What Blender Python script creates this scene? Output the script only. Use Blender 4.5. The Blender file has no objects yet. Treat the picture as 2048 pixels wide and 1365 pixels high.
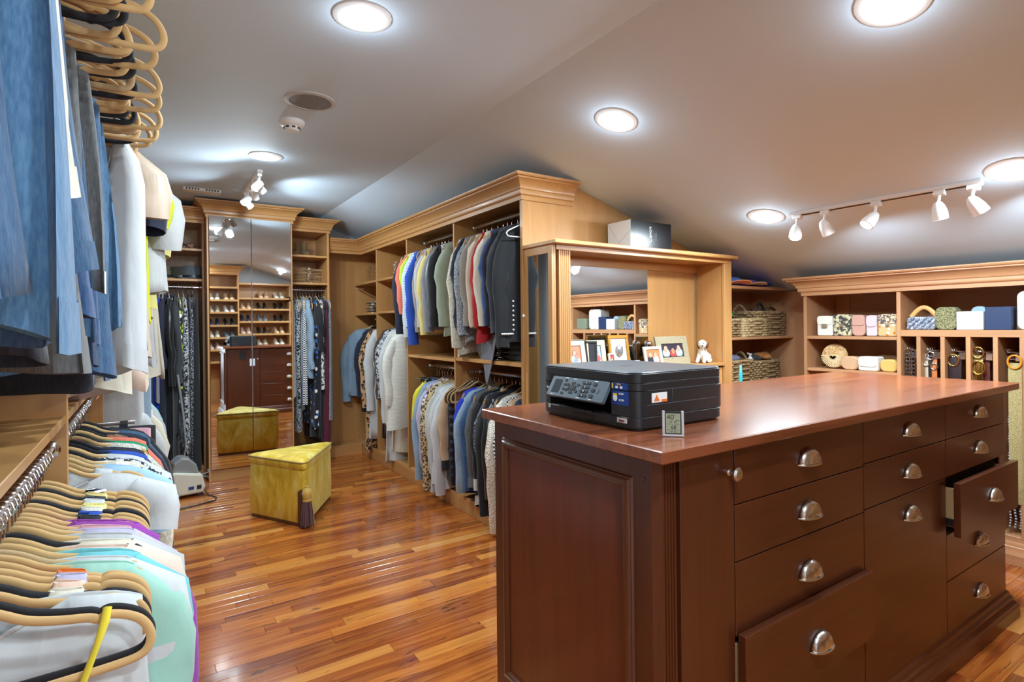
import bpy, bmesh, math, random
from mathutils import Vector, Matrix, noise
R = random.Random(7)
PI = math.pi
C = bpy.context.scene.collection
S = bpy.context.scene

# ---------------------------------------------------------------- camera, light, exposure
YAW = math.atan2(731, 1114)
cam_d = bpy.data.cameras.new('camera'); cam = bpy.data.objects.new('camera', cam_d); C.objects.link(cam)
cam_d.sensor_width = 36; cam_d.lens = 1114 / 2048 * 36; cam_d.shift_y = -(682.5 - 650.5) / 2048
cam_d.clip_start = .02
cam.matrix_world = Matrix.Translation((0, 0, 1.25)) @ Matrix.Rotation(-YAW, 4, 'Z') @ Matrix.Rotation(PI / 2, 4, 'X') @ Matrix.Rotation(-0.0103, 4, 'Z')
S.camera = cam
S.view_settings.view_transform = 'Standard'; S.view_settings.look = 'None'
S.view_settings.exposure = 0.0; S.view_settings.gamma = 1; S.view_settings.use_curve_mapping = False
W = bpy.data.worlds.new('world'); S.world = W; W.use_nodes = True
W.node_tree.nodes['Background'].inputs[0].default_value = (.8, .85, .9, 1)
W.node_tree.nodes['Background'].inputs[1].default_value = .3
CAN_POWER = 18.5
HALO_POWER = 1.1
LAMP = (.77, .915, 1)
S.cycles.max_bounces = 14; S.cycles.diffuse_bounces = 8; S.cycles.glossy_bounces = 6; S.cycles.sample_clamp_indirect = 6; S.cycles.blur_glossy = .5; S.cycles.caustics_reflective = False
SPOT_POWER = 19
FILL_POWER = 42
dl = bpy.data.lights.new('added_fill_light', 'AREA'); dl.shape = 'RECTANGLE'; dl.size = .98; dl.size_y = 1.75; dl.energy = FILL_POWER; dl.color = (.80, .92, 1)  # added fill light out of view, brightens ceiling and room
do = bpy.data.objects.new('added_fill_light', dl); C.objects.link(do); do.location = (.02, -3.39, 1.27); do.rotation_euler = (PI / 2, 0, 0); do.rotation_euler = (-PI / 2, 0, 0); do.rotation_euler = Vector((0, -1, 0)).to_track_quat('Z', 'Y').to_euler()
def ceil_z(x): return 2.30 if x < 1.40 else 2.0 - .30 * (x - 2.4)
CANS_FLAT = [(.62, 1.85), (.62, 3.67), (.62, .1), (.3, -.9)]  # last two are added out of view for extra light
CANS_SLOPE = [(1.80, 1.86), (2.914, 1.83), (1.816, .74), (2.903, .752)]
SLOPE = math.atan(.30)
for i, (x, y) in enumerate(CANS_FLAT + CANS_SLOPE):
    for typ, dz, pw in (("AREA", .019, CAN_POWER), ("POINT", .055, HALO_POWER)):
        l = bpy.data.lights.new('recessed_lamp', typ); l.energy = pw; l.color = LAMP
        if typ == 'AREA': l.shape = 'DISK'; l.size = .12
        else: l.shadow_soft_size = .02
        o = bpy.data.objects.new('recessed_lamp', l); C.objects.link(o)
        if i < len(CANS_FLAT): o.location = (x, y, 2.30 - dz)
        else: o.location = (x - dz * math.sin(SLOPE), y, ceil_z(x) - dz); o.rotation_euler = (0, SLOPE, 0)

# ---------------------------------------------------------------- object helpers
LABELS = {}
def tag(o, label=None, cat=None, group=None, kind=None):
    if label:
        o['label'] = label
        n = len(label.split())
        if not 4 <= n <= 16: print('LABEL LEN', n, label)
        if label in LABELS: print('LABEL DUP', label)
        LABELS[label] = 1
    if cat: o['category'] = cat
    if group: o['group'] = group
    if kind: o['kind'] = kind
    return o
def empty(name, loc, label=None, cat=None, group=None, rz=0):
    o = bpy.data.objects.new(name, None); C.objects.link(o); o.location = loc; o.rotation_euler = (0, 0, rz)
    o.empty_display_size = .05
    tag(o, label, cat, group); return o
def off(parent):
    v = Vector((0, 0, 0))
    while parent: v += parent.location; parent = parent.parent
    return v
def link(name, me, parent=None, loc=(0, 0, 0), rot=(0, 0, 0)):
    o = bpy.data.objects.new(name, me); C.objects.link(o); o.parent = parent; o.location = loc; o.rotation_euler = rot
    return o
def copy_tree(o, parent=None):
    c = o.copy(); C.objects.link(c); c.parent = parent
    for ch in list(o.children): copy_tree(ch, c)
    return c

class MB:
    def __init__(s): s.v = []; s.f = []
    def add(s, vs, fs):
        n = len(s.v); s.v += [tuple(v) for v in vs]; s.f += [tuple(i + n for i in f) for f in fs]; return s
    def box(s, x0, x1, y0, y1, z0, z1):
        return s.add([(x0, y0, z0), (x1, y0, z0), (x1, y1, z0), (x0, y1, z0), (x0, y0, z1), (x1, y0, z1), (x1, y1, z1), (x0, y1, z1)],
                     [(3, 2, 1, 0), (4, 5, 6, 7), (0, 1, 5, 4), (1, 2, 6, 5), (2, 3, 7, 6), (3, 0, 4, 7)])
    def cbox(s, c, d, M=None):
        x, y, z = d[0] / 2, d[1] / 2, d[2] / 2
        vs = [Vector(p) for p in [(-x, -y, -z), (x, -y, -z), (x, y, -z), (-x, y, -z), (-x, -y, z), (x, -y, z), (x, y, z), (-x, y, z)]]
        if M: vs = [M @ v for v in vs]
        return s.add([v + Vector(c) for v in vs], [(3, 2, 1, 0), (4, 5, 6, 7), (0, 1, 5, 4), (1, 2, 6, 5), (2, 3, 7, 6), (3, 0, 4, 7)])
    def prism(s, poly, axis, a, b):
        n = len(poly)
        def P(p, t):
            return {'x': (t, p[0], p[1]), 'y': (p[0], t, p[1]), 'z': (p[0], p[1], t)}[axis]
        vs = [P(p, a) for p in poly] + [P(p, b) for p in poly]
        return s.add(vs, [tuple(range(n))[::-1], tuple(range(n, 2 * n))] + [(i, (i + 1) % n, n + (i + 1) % n, n + i) for i in range(n)])
    def tube(s, pts, r, n=8, closed=False, flat=1.0, up=(0, 0, 1), caps=True):
        pts = [Vector(p) for p in pts]; m = len(pts); vs = []
        for i, p in enumerate(pts):
            a = pts[(i - 1) % m] if (closed or i) else pts[0]; b = pts[(i + 1) % m] if (closed or i < m - 1) else pts[-1]
            t = (b - a).normalized(); u = Vector(up)
            if abs(t.dot(u)) > .98: u = Vector((1, 0, 0)) if abs(t.x) < .9 else Vector((0, 1, 0))
            e1 = t.cross(u).normalized(); e2 = e1.cross(t)
            rr = r[i] if isinstance(r, (list, tuple)) else r
            ra, rb = rr if isinstance(rr, (list, tuple)) else (rr, rr * flat)
            for k in range(n):
                th = 2 * PI * k / n; vs.append(p + e1 * (ra * math.cos(th)) + e2 * (rb * math.sin(th)))
        fs = []
        for i in range(m if closed else m - 1):
            j = (i + 1) % m
            for k in range(n):
                fs.append((i * n + k, i * n + (k + 1) % n, j * n + (k + 1) % n, j * n + k))
        if not closed and caps: fs += [tuple(range(n))[::-1], tuple(range((m - 1) * n, m * n))]
        return s.add(vs, fs)
    def lathe(s, prof, c=(0, 0, 0), n=20, M=None, caps=True):
        vs = []
        for r, z in prof:
            for k in range(n):
                th = 2 * PI * k / n; v = Vector((r * math.cos(th), r * math.sin(th), z))
                if M: v = M @ v
                vs.append(v + Vector(c))
        fs = [(i * n + k, i * n + (k + 1) % n, (i + 1) * n + (k + 1) % n, (i + 1) * n + k) for i in range(len(prof) - 1) for k in range(n)]
        if caps: fs += [tuple(range(n))[::-1], tuple(range((len(prof) - 1) * n, len(prof) * n))]
        return s.add(vs, fs)
    def ball(s, c, r, n=10, m=7, M=None):
        if not isinstance(r, (tuple, list)): r = (r, r, r)
        vs = []; 
        for i in range(m + 1):
            ph = PI * i / m
            for k in range(n):
                th = 2 * PI * k / n; v = Vector((r[0] * math.sin(ph) * math.cos(th), r[1] * math.sin(ph) * math.sin(th), r[2] * math.cos(ph)))
                if M: v = M @ v
                vs.append(v + Vector(c))
        return s.add(vs, [(i * n + k, (i + 1) * n + k, (i + 1) * n + (k + 1) % n, i * n + (k + 1) % n) for i in range(m) for k in range(n)])
    def grid(s, f, nu, nv, closeu=False):
        vs = [f(i / nu if closeu else i / (nu - 1), j / (nv - 1)) for j in range(nv) for i in range(nu)]
        fs = [(j * nu + i, j * nu + (i + 1) % nu, (j + 1) * nu + (i + 1) % nu, (j + 1) * nu + i) for j in range(nv - 1) for i in range(nu if closeu else nu - 1)]
        return s.add(vs, fs)
    def mesh(s, name, mat, smooth=None, o=(0, 0, 0)):
        me = bpy.data.meshes.new(name)
        me.from_pydata([(v[0] - o[0], v[1] - o[1], v[2] - o[2]) for v in s.v], [], s.f); me.update()
        for m in (mat if isinstance(mat, (list, tuple)) else [mat]): me.materials.append(m)
        bm = bmesh.new(); bm.from_mesh(me); bmesh.ops.remove_doubles(bm, verts=bm.verts, dist=1e-6)
        bmesh.ops.recalc_face_normals(bm, faces=bm.faces)
        if smooth:
            for f in bm.faces: f.smooth = True
            lim = math.radians(smooth)
            for e in bm.edges:
                if len(e.link_faces) == 2 and e.calc_face_angle(0) > lim: e.smooth = False
        bm.to_mesh(me); bm.free()
        return me
    def build(s, name, mat, parent=None, smooth=None, bevel=0, local=False, kind=None, label=None):
        me = s.mesh(name, mat, smooth, (0, 0, 0) if local else off(parent))
        o = link(name, me, parent)
        if bevel:
            m = o.modifiers.new('edges', 'BEVEL'); m.width = bevel; m.segments = 2 if bevel > .004 else 1; m.limit_method = 'ANGLE'; m.angle_limit = math.radians(40)
        if kind: o['kind'] = kind
        if label: o['label'] = label
        return o
def B(x0, x1, y0, y1, z0, z1): return MB().box(x0, x1, y0, y1, z0, z1)
def crown_run(path, prof):
    """mitred moulding: path = [(x,y)...], outward is to the RIGHT of travel; prof = [(out, z)...] closed"""
    n = len(path); mb = MB(); rows = []
    for i, p in enumerate(path):
        p = Vector(p)
        def nrm(a, b):
            d = (Vector(b) - Vector(a)).normalized(); return Vector((d.y, -d.x))
        if i == 0: m = nrm(path[0], path[1])
        elif i == n - 1: m = nrm(path[-2], path[-1])
        else:
            a = nrm(path[i - 1], path[i]); b = nrm(path[i], path[i + 1]); m = (a + b).normalized(); m = m / max(.2, m.dot(a))
        rows.append([(p.x + m.x * q[0], p.y + m.y * q[0], q[1]) for q in prof])
    k = len(prof)
    vs = [v for r in rows for v in r]; fs = []
    for i in range(n - 1):
        for j in range(k): fs.append((i * k + j, i * k + (j + 1) % k, (i + 1) * k + (j + 1) % k, (i + 1) * k + j))
    fs += [tuple(range(k))[::-1], tuple(range((n - 1) * k, n * k))]
    return mb.add(vs, fs)
def crown_prof(z0, z1, out):
    h = z1 - z0; P = [(0, 0), (.10, 0), (.10, .17), (.14, .20), (.22, .22), (.26, .28), (.26, .40), (.33, .44), (.36, .52), (.42, .60), (.55, .70), (.72, .78), (.80, .80), (.80, .86), (.93, .88), (.98, .92), (1, .95), (1, 1), (0, 1)]
    return [(a * out, z0 + b * h) for a, b in P]
def base_prof(z0, z1, out):
    h = z1 - z0; P = [(0, 1), (.18, 1), (.18, .93), (.4, .86), (.45, .74), (.62, .70), (.62, .58), (.85, .50), (.92, .42), (1, .40), (1, 0), (0, 0)]
    return [(a * out, z0 + b * h) for a, b in P]

# ---------------------------------------------------------------- materials
MATS = {}
def srgb(r, g, b):
    f = lambda c: (c / 255 / 12.92) if c / 255 <= .04045 else ((c / 255 + .055) / 1.055) ** 2.4
    return (f(r), f(g), f(b), 1)
class N:
    def __init__(s, name):
        s.m = bpy.data.materials.new(name); s.m.use_nodes = True; s.t = s.m.node_tree; s.b = s.t.nodes['Principled BSDF']
    def n(s, typ, **kw):
        n = s.t.nodes.new(typ)
        for k, v in kw.items():
            if k in n.inputs.keys() if isinstance(k, str) else False: n.inputs[k].default_value = v
            elif hasattr(n, k): setattr(n, k, v)
        return n
    def l(s, a, b): s.t.links.new(a, b)
    def set(s, **kw):
        for k, v in kw.items(): s.b.inputs[k.replace('_', ' ')].default_value = v
    def coord(s, scale=(1, 1, 1), kind='Object', rand=False):
        c = s.n('ShaderNodeTexCoord'); m = s.n('ShaderNodeMapping'); m.inputs['Scale'].default_value = scale
        s.l(c.outputs[kind], m.inputs['Vector'])
        if rand:
            i = s.n('ShaderNodeObjectInfo'); mm = s.n('ShaderNodeVectorMath', operation='SCALE'); mm.inputs[0].default_value = (17, 31, 7)
            s.l(i.outputs['Random'], mm.inputs['Scale']); s.l(mm.outputs[0], m.inputs['Location'])
        return m.outputs[0]
    def noise(s, vec, scale=5, detail=3, rough=.5, dist=0):
        n = s.n('ShaderNodeTexNoise'); n.inputs['Scale'].default_value = scale; n.inputs['Detail'].default_value = detail
        n.inputs['Roughness'].default_value = rough; n.inputs['Distortion'].default_value = dist
        s.l(vec, n.inputs['Vector']); return n.outputs['Fac']
    def ramp(s, fac, stops, interp='LINEAR'):
        r = s.n('ShaderNodeValToRGB'); r.color_ramp.interpolation = interp
        e = r.color_ramp.elements
        while len(e) < len(stops): e.new(.5)
        for i, (p, c) in enumerate(stops): e[i].position = p; e[i].color = c if len(c) == 4 else (*c, 1)
        s.l(fac, r.inputs[0]); return r.outputs[0]
    def mix(s, fac, a, b, mode='MIX'):
        m = s.n('ShaderNodeMix', data_type='RGBA', blend_type=mode)
        for i, v in ((0, fac), (6, a), (7, b)):
            if hasattr(v, 'default_value') or hasattr(v, 'links'): s.l(v, m.inputs[i])
            else: m.inputs[i].default_value = v
        return m.outputs[2]
    def bump(s, h, strength=.3, dist=.002):
        b = s.n('ShaderNodeBump'); b.inputs['Strength'].default_value = strength; b.inputs['Distance'].default_value = dist
        s.l(h, b.inputs['Height']); s.l(b.outputs[0], s.b.inputs['Normal'])
    def col(s, c): s.l(c, s.b.inputs['Base Color'])
def mul(c, k): return (c[0] * k, c[1] * k, c[2] * k, 1)
def wood(name, base, grain='z', rough=.35, coat=.15, contrast=.28, scale=1.0, rand=.12):
    key = (name, grain)
    if key in MATS: return MATS[key]
    g = N(name + '_' + grain)
    sc = {'z': (22, 22, 1.3), 'x': (1.3, 22, 22), 'y': (22, 1.3, 22)}[grain]
    v = g.coord(tuple(a * scale for a in sc), rand=True)
    n1 = g.noise(v, 1.0, 4, .6, .6)
    c = g.ramp(n1, [(.25, mul(base, 1 - contrast)), (.5, base), (.8, mul(base, 1 + contrast * .6))])
    v2 = g.coord((2.5, 2.5, 1.5), rand=True); n2 = g.noise(v2, 1.2, 2)
    c = g.mix(g.ramp(n2, [(.3, (0, 0, 0)), (.8, (.5, .5, .5))]), c, mul(base, .8))
    i = g.n('ShaderNodeObjectInfo'); h = g.n('ShaderNodeHueSaturation'); mr = g.n('ShaderNodeMapRange'); mr.inputs[3].default_value = 1 - rand; mr.inputs[4].default_value = 1 + rand
    g.l(i.outputs['Random'], mr.inputs[0]); g.l(mr.outputs[0], h.inputs['Value']); g.l(c, h.inputs['Color']); g.col(h.outputs[0])
    g.bump(n1, .06, .001)
    g.set(Roughness=rough, Coat_Weight=coat, Coat_Roughness=.15)
    MATS[key] = g.m; return g.m
MAPLE = srgb(193, 142, 86); MAPLE_R = srgb(190, 140, 100); MAHOG = srgb(90, 46, 26); MAHOG_TOP = srgb(132, 72, 44)
def maple(g='z'): return wood('maple', MAPLE, g, .38, .15, .16)
def maple_rose(g='z'): return wood('maple_rose', MAPLE_R, g, .4, .12, .16)
def mahog(g='z'): return wood('mahogany', MAHOG, g, .33, .25, .35, 1.3, .06)
def mahog_top(g='x'): return wood('mahogany_top', MAHOG_TOP, g, .26, .45, .55, 1.3, .02)
def plain(name, c, rough=.5, metal=0, **kw):
    if name in MATS: return MATS[name]
    g = N(name); g.set(Base_Color=c, Roughness=rough, Metallic=metal)
    for k, v in kw.items(): g.b.inputs[k.replace('_', ' ')].default_value = v
    MATS[name] = g.m; return g.m
def emit(name, c, s):
    if name in MATS: return MATS[name]
    g = N(name); g.set(Base_Color=c, Emission_Color=c, Emission_Strength=s); MATS[name] = g.m; return g.m
CHROME = plain('chrome', (.8, .8, .82, 1), .12, 1)
def brushed():
    if 'brushed' in MATS: return MATS['brushed']
    g = N('brushed_nickel'); n = g.noise(g.coord((60, 60, 400)), 1, 3); g.l(g.ramp(n, [(.3, (.27,) * 3), (.7, (.29,) * 3)]), g.b.inputs['Roughness'])
    g.set(Base_Color=(.72, .70, .66, 1), Metallic=1); MATS['brushed'] = g.m; return g.m
NICKEL = brushed()
MIRROR = plain('mirror_glass', (.86, .89, .9, 1), .015, 1)
WHITE_P = plain('white_paint', srgb(238, 238, 238), .45)
BLACK_P = plain('black_plastic', srgb(34, 36, 40), .42)
DARK = plain('dark_gap', srgb(22, 12, 8), .8)
def ceiling_mat():
    g = N('ceiling_paint'); v = g.coord((1, 1, 1)); n = g.noise(v, 60, 3); g.set(Base_Color=srgb(208, 227, 244), Roughness=.75); g.bump(n, .05, .001); return g.m
CEIL = ceiling_mat()
WALL = plain('wall_paint', srgb(212, 218, 224), .8)
def floor_mat(island):
    g = N('tigerwood' + ('_joined' if island else ''))
    if island: i = g.n('ShaderNodeNewGeometry'); rnd = i.outputs['Random Per Island']
    else: i = g.n('ShaderNodeObjectInfo'); rnd = i.outputs['Random']
    c = g.n('ShaderNodeTexCoord'); geo = g.n('ShaderNodeNewGeometry'); m = g.n('ShaderNodeMapping'); m.inputs['Scale'].default_value = (1.4, 26, 1)
    g.l(geo.outputs['Position'], m.inputs['Vector'])
    mm = g.n('ShaderNodeVectorMath', operation='SCALE'); mm.inputs[0].default_value = (53, 31, 9); g.l(rnd, mm.inputs['Scale']); g.l(mm.outputs[0], m.inputs['Location'])
    n1 = g.noise(m.outputs[0], 1, 5, .6, 1.2)
    base = g.ramp(rnd, [(0, srgb(84, 36, 17)), (.2, srgb(126, 58, 24)), (.45, srgb(160, 82, 32)), (.7, srgb(184, 106, 42)), (.87, srgb(204, 134, 60)), (1, srgb(224, 166, 92))])
    st = g.ramp(n1, [(.30, srgb(76, 30, 15)), (.42, srgb(146, 70, 28)), (.58, srgb(190, 114, 48)), (.78, srgb(216, 148, 74))])
    col = g.mix(.45, base, st)
    m2 = g.n('ShaderNodeMapping'); m2.inputs['Scale'].default_value = (2.6, 17, 1); g.l(geo.outputs['Position'], m2.inputs['Vector']); g.l(mm.outputs[0], m2.inputs['Location'])
    n3 = g.noise(m2.outputs[0], 1, 3, .55, 2.2)
    dk = g.ramp(n3, [(.30, (.85, .85, .85)), (.37, (0, 0, 0))]); col = g.mix(dk, col, srgb(66, 30, 18)); g.col(col)
    g.set(Roughness=.2, Coat_Weight=.5, Coat_Roughness=.1)
    n2 = g.noise(m.outputs[0], 2, 3); g.bump(n2, .08, .0008)
    return g.m

# ================================================================ SETTING
FL = empty('floor', (1.8, 2.0, -.012)); FL['kind'] = 'structure'
B(-.75, 4.3, -3.6, 5.9, -.05, -.012).build('subfloor', DARK, FL)
plank_m = floor_mat(False); plank_mi = floor_mat(True)
PW = .0592
def plank_mesh(L):
    w = PW / 2 - .0004; e = .0007; h = .012; l = L / 2 - .0004
    return MB().add([(-l, -w, 0), (l, -w, 0), (l, w, 0), (-l, w, 0), (-l, -w, h - e), (l, -w, h - e), (l, w, h - e), (-l, w, h - e),
                     (-l + e, -w + e, h), (l - e, -w + e, h), (l - e, w - e, h), (-l + e, w - e, h)],
                    [(0, 1, 5, 4), (1, 2, 6, 5), (2, 3, 7, 6), (3, 0, 4, 7), (4, 5, 9, 8), (5, 6, 10, 9), (6, 7, 11, 10), (7, 4, 8, 11), (8, 9, 10, 11)])
LENS = [.28, .34, .42, .5, .58, .66, .75, .84, .95, 1.1]
PM = {L: plank_mesh(L).mesh('plank', plank_m) for L in LENS}
rest = MB(); cand = []; yy = -3.40
while yy < 5.8:
    xx = -.72 - R.random() * .6
    while xx < (4.25 if yy > -.5 else .6):
        L = R.choice(LENS); cx = xx + L / 2; cy = yy + PW / 2
        vis = (.85 < cy < 5.45 and xx + L > -.12 and xx < 1.80) or (.3 < cy < 2.4 and xx + L > 3.05 and xx < 3.75)
        hidden = .84 < cy < 1.5 and .92 < xx and xx + L < 3.03
        cand.append(((cx * cx + cy * cy) / L if vis and not hidden else 1e9, cx, cy, L)); xx += L
    yy += PW
cand.sort(key=lambda c: c[0])
for i, (k, cx, cy, L) in enumerate(cand):
    if i < 299 and k < 1e8: link('plank', PM[L], FL, (cx - 1.8, cy - 2.0, 0))
    else:
        m = plank_mesh(L); rest.add([(v[0] + cx, v[1] + cy, v[2] - .012) for v in m.v], m.f)
rest.build('plank', plank_mi, FL, kind='stuff')

def struct(name, mb, mat, **kw):
    o = mb.build(name, mat, **kw); o['kind'] = 'structure'; return o
cm = MB(); cm.prism([(-.75, 2.30), (1.40, 2.30), (4.3, ceil_z(4.3)), (4.3, ceil_z(4.3) + .1), (1.40, 2.40), (-.75, 2.40)], 'y', -3.6, 5.95)
struct('ceiling', cm, CEIL)
struct('wall_left', B(-.75, -.62, -3.6, 5.95, -.05, 2.35), WALL)
struct('wall_back', B(-.75, 4.3, 5.76, 5.95, -.05, 2.35), WALL)
struct('wall_right', B(4.12, 4.3, -.5, 5.95, -.05, 1.6), WALL)
wf = MB(); wf.box(-.75, -.52, -3.55, -3.40, -.05, 2.35); wf.box(.56, 4.3, -3.55, -3.40, -.05, 2.35); wf.box(-.52, .56, -3.55, -3.40, -.05, .35); wf.box(-.52, .56, -3.55, -3.40, 2.2, 2.35); struct('wall_front', wf, WALL)  # unseen wall, opened for the added window
w1 = empty('added_window_1', (.02, -3.47, .35)); w1['kind'] = 'structure'  # window added out of view, only to go with the fill light
for a in ((-.52, -.47, .35, 2.2), (.51, .56, .35, 2.2), (-.47, .51, .35, .40), (-.47, .51, 2.15, 2.2), (-.47, .51, 1.26, 1.29)): B(a[0], a[1], -3.51, -3.45, a[2], a[3]).build('added_window_frame', WHITE_P, w1, bevel=.003)
GL = plain('added_window_glass', (1, 1, 1, 1), .0, 0, Transmission_Weight=1.0, IOR=1.01)
for a in ((.40, 1.26), (1.29, 2.15)): B(-.47, .51, -3.482, -3.478, a[0], a[1]).build('pane', GL, w1)
struct('wall_entry', B(.66, 4.12, -.46, -.38, -.012, 2.35), WALL); struct('wall_corridor', B(.66, .74, -3.4, -.46, -.012, 2.35), WALL)
struct('wall_partition', MB().prism([(2.42, 0), (4.12, 0), (4.12, ceil_z(4.12)), (2.42, ceil_z(2.42))], 'y', 2.74, 2.86), WALL)

# ---------------------------------------------------------------- ceiling fixtures
def can(x, y, slope, label):
    o = empty('recessed_light', (x, y, ceil_z(x)), label, 'light', 'recessed ceiling lights'); 
    if slope: o.rotation_euler = (0, SLOPE, 0)
    MB().lathe([(.068, -.002), (.070, -.010), (.084, -.008), (.096, -.004), (.098, 0), (.068, 0)], n=32, caps=False).build('trim_ring', WHITE_P, o, smooth=40, local=True)
    MB().lathe([(.066, -.001), (.060, -.008), (.045, -.013), (.024, -.016), (.002, -.017)], n=32, caps=True).build('lens', emit('lamp_glow', (1, .99, .97, 1), 9), o, smooth=60, local=True)
can(.62, 1.85, 0, 'round recessed light glowing in the flat ceiling nearest the camera')
can(.62, 3.67, 0, 'round recessed light in the flat ceiling above the small track lamps')
can(.62, .1, 0, 'added unseen round recessed light overhead by the room entry')
can(.3, -.9, 0, 'added unseen round recessed light behind the camera by the entry door')
can(1.80, 1.86, 1, 'round recessed light on the sloped ceiling above the corner crown cabinet')
can(2.914, 1.83, 1, 'round recessed light on the sloped ceiling at the far end of the long track')
can(1.816, .74, 1, 'round recessed light on the sloped ceiling cut by the upper edge of the photo')
can(2.903, .752, 1, 'round recessed light on the sloped ceiling cut by the edge beside the track')

sp = empty('ceiling_speaker', (.645, 2.67, 2.30), 'round grey in-ceiling speaker behind a perforated grille', 'speaker')
MB().lathe([(.112, 0), (.112, -.004), (.100, -.007), (.094, -.007), (.094, 0)], n=40, caps=False).build('ring', plain('speaker_ring', srgb(196, 196, 196), .6), sp, smooth=40, local=True)
def grille():
    g = N('speaker_grille'); v = g.n('ShaderNodeTexVoronoi'); v.inputs['Scale'].default_value = 350; g.l(g.coord(), v.inputs['Vector'])
    g.col(g.ramp(v.outputs['Distance'], [(.2, srgb(70, 70, 72)), (.5, srgb(140, 140, 142))])); g.set(Roughness=.6); return g.m
MB().lathe([(.094, -.004), (.05, -.006), (.001, -.0065)], n=40).build('grille', grille(), sp, smooth=60, local=True)
sd = empty('smoke_detector', (.628, 2.98, 2.30), 'white domed smoke detector beside the ceiling speaker', 'detector')
MB().lathe([(.062, 0), (.062, -.012), (.056, -.022), (.046, -.028), (.043, -.030)], n=32).build('base_dome', WHITE_P, sd, smooth=35, local=True)
MB().lathe([(.040, -.028), (.036, -.046), (.030, -.052), (.001, -.054)], n=32).build('cap', WHITE_P, sd, smooth=35, local=True)
for k in range(8):
    a = k * PI / 4; M = Matrix.Rotation(a, 3, 'Z')
    MB().cbox(M @ Vector((.0385, 0, -.038)), (.003, .016, .008), M).build('slot', BLACK_P, sd, local=True)
vt = empty('ceiling_vent', (.36, 4.80, 2.30), 'white two-section air vent on the ceiling by the mirrored cabinet', 'vent')
B(-.125, .125, -.045, .045, -.022, 0).build('frame', WHITE_P, vt, local=True, bevel=.003)
for sx in (-1, 1):
    for k in range(5):
        MB().cbox((sx * .065 + (k - 2) * .019, -.046, -.011), (.010, .004, .012), None).build('louver', plain('vent_dark', srgb(60, 60, 62), .6), vt, local=True)

def track_head(parent, p, aim, r=.030, L=.075, mat=WHITE_P, bell=True):
    p = Vector(p); h = link('lamp_head', None, parent, p) if False else None
    q = MB(); q.box(p.x - .014, p.x + .014, p.y - .022, p.y + .022, p.z - .022, p.z)
    a = q.build('adapter', mat, parent, local=True, bevel=.002)
    MB().tube([(p.x, p.y, p.z - .02), (p.x, p.y, p.z - .065)], .0065, 8).build('stem', mat, a, local=True, smooth=40)
    d = Vector(aim).normalized(); M = d.to_track_quat('Z', 'Y').to_matrix(); c = p + Vector((0, 0, -.07)) - d * .012
    prof = [(.004, -.006), (.016, 0), (.024, .018), (r, .045), (r + .002, L), (r - .003, L + .001), (r - .004, L - .01)] if bell else [(.01, 0), (r, .002), (r, L), (r - .003, L), (r - .003, L - .008)]
    MB().lathe(prof, c, 20, M, caps=False).build('shade', mat, a, local=True, smooth=40)
    MB().lathe([(r - .003, L - .006), (.01, L - .002), (.001, L - .001)], c, 20, M).build('bulb', emit('spot_glow', (1, .98, .95, 1), 14), a, local=True, smooth=60)
    l = bpy.data.lights.new('track_lamp', 'SPOT'); l.energy = SPOT_POWER; l.spot_size = 2.95; l.spot_blend = .5; l.shadow_soft_size = .03; l.color = LAMP
    lo = bpy.data.objects.new('track_lamp', l); C.objects.link(lo)
    w = off(parent) + parent.matrix_basis.to_3x3() @ (c + d * (L + .012)) if False else parent.matrix_basis @ (c + d * (L + .015))
    lo.location = w; lo.rotation_euler = (parent.matrix_basis.to_3x3() @ -d).to_track_quat('Z', 'Y').to_euler()
t1 = empty('track_light', (2.935, 1.27, ceil_z(2.935)), 'long white ceiling track with five spot lamps on the slope', 'track light')
B(-.018, .018, -.405, .43, -.018, 0).build('rail', WHITE_P, t1, local=True, bevel=.002)
B(-.006, .006, -.39, .41, -.0195, -.017).build('slot', BLACK_P, t1, local=True)
t1.rotation_euler = (0, SLOPE, 0)
for yy, aim in ((.385, (-.1, -.15, -1)), (.24, (.75, -.25, -.8)), (0.0, (-.35, .35, -.9)), (-.255, (.45, -.1, -.9)), (-.375, (.8, -.45, -.8))):
    track_head(t1, (0, yy, -.018), aim)
t2 = empty('track_light', (.64, 4.30, 2.30), 'short white track with a cluster of spot lamps above the mirror doors', 'track light')
B(-.018, .018, -.30, .42, -.018, 0).build('rail', WHITE_P, t2, local=True, bevel=.002)
for yy, aim in ((-.26, (-.6, -.5, -.7)), (-.20, (.7, .3, -.65)), (-.02, (.3, .5, -.8)), (.24, (-.6, -.3, -.7)), (.36, (.6, -.3, -.7))):
    track_head(t2, (0, yy, -.018), aim, .026, .07, WHITE_P, False)
# ================================================================ CABINETS
T = .019
def board(th, name, x0, x1, y0, y1, z0, z1, mf=maple, g=None, bevel=.0015):
    d = [abs(x1 - x0), abs(y1 - y0), abs(z1 - z0)]
    if g is None: g = 'xyz'[d.index(max(d))]
    return B(x0, x1, y0, y1, z0, z1).build(name, mf(g), th, bevel=bevel)
def rail(th, a, b, r=.0135):
    a = Vector(a); b = Vector(b)
    o = MB().tube([a, b], r, 14).build('hanging_rail', CHROME, th, smooth=40, label='chrome hanging rail')
    d = (b - a).normalized(); M = d.to_track_quat('Z', 'Y').to_matrix()
    for p, s in ((a, 1), (b, -1)):
        MB().lathe([(.024, 0), (.024, s * .006), (.015, s * .012)], p, 16, M, caps=True).build('rail_flange', CHROME, o, smooth=40)
    return o

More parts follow.
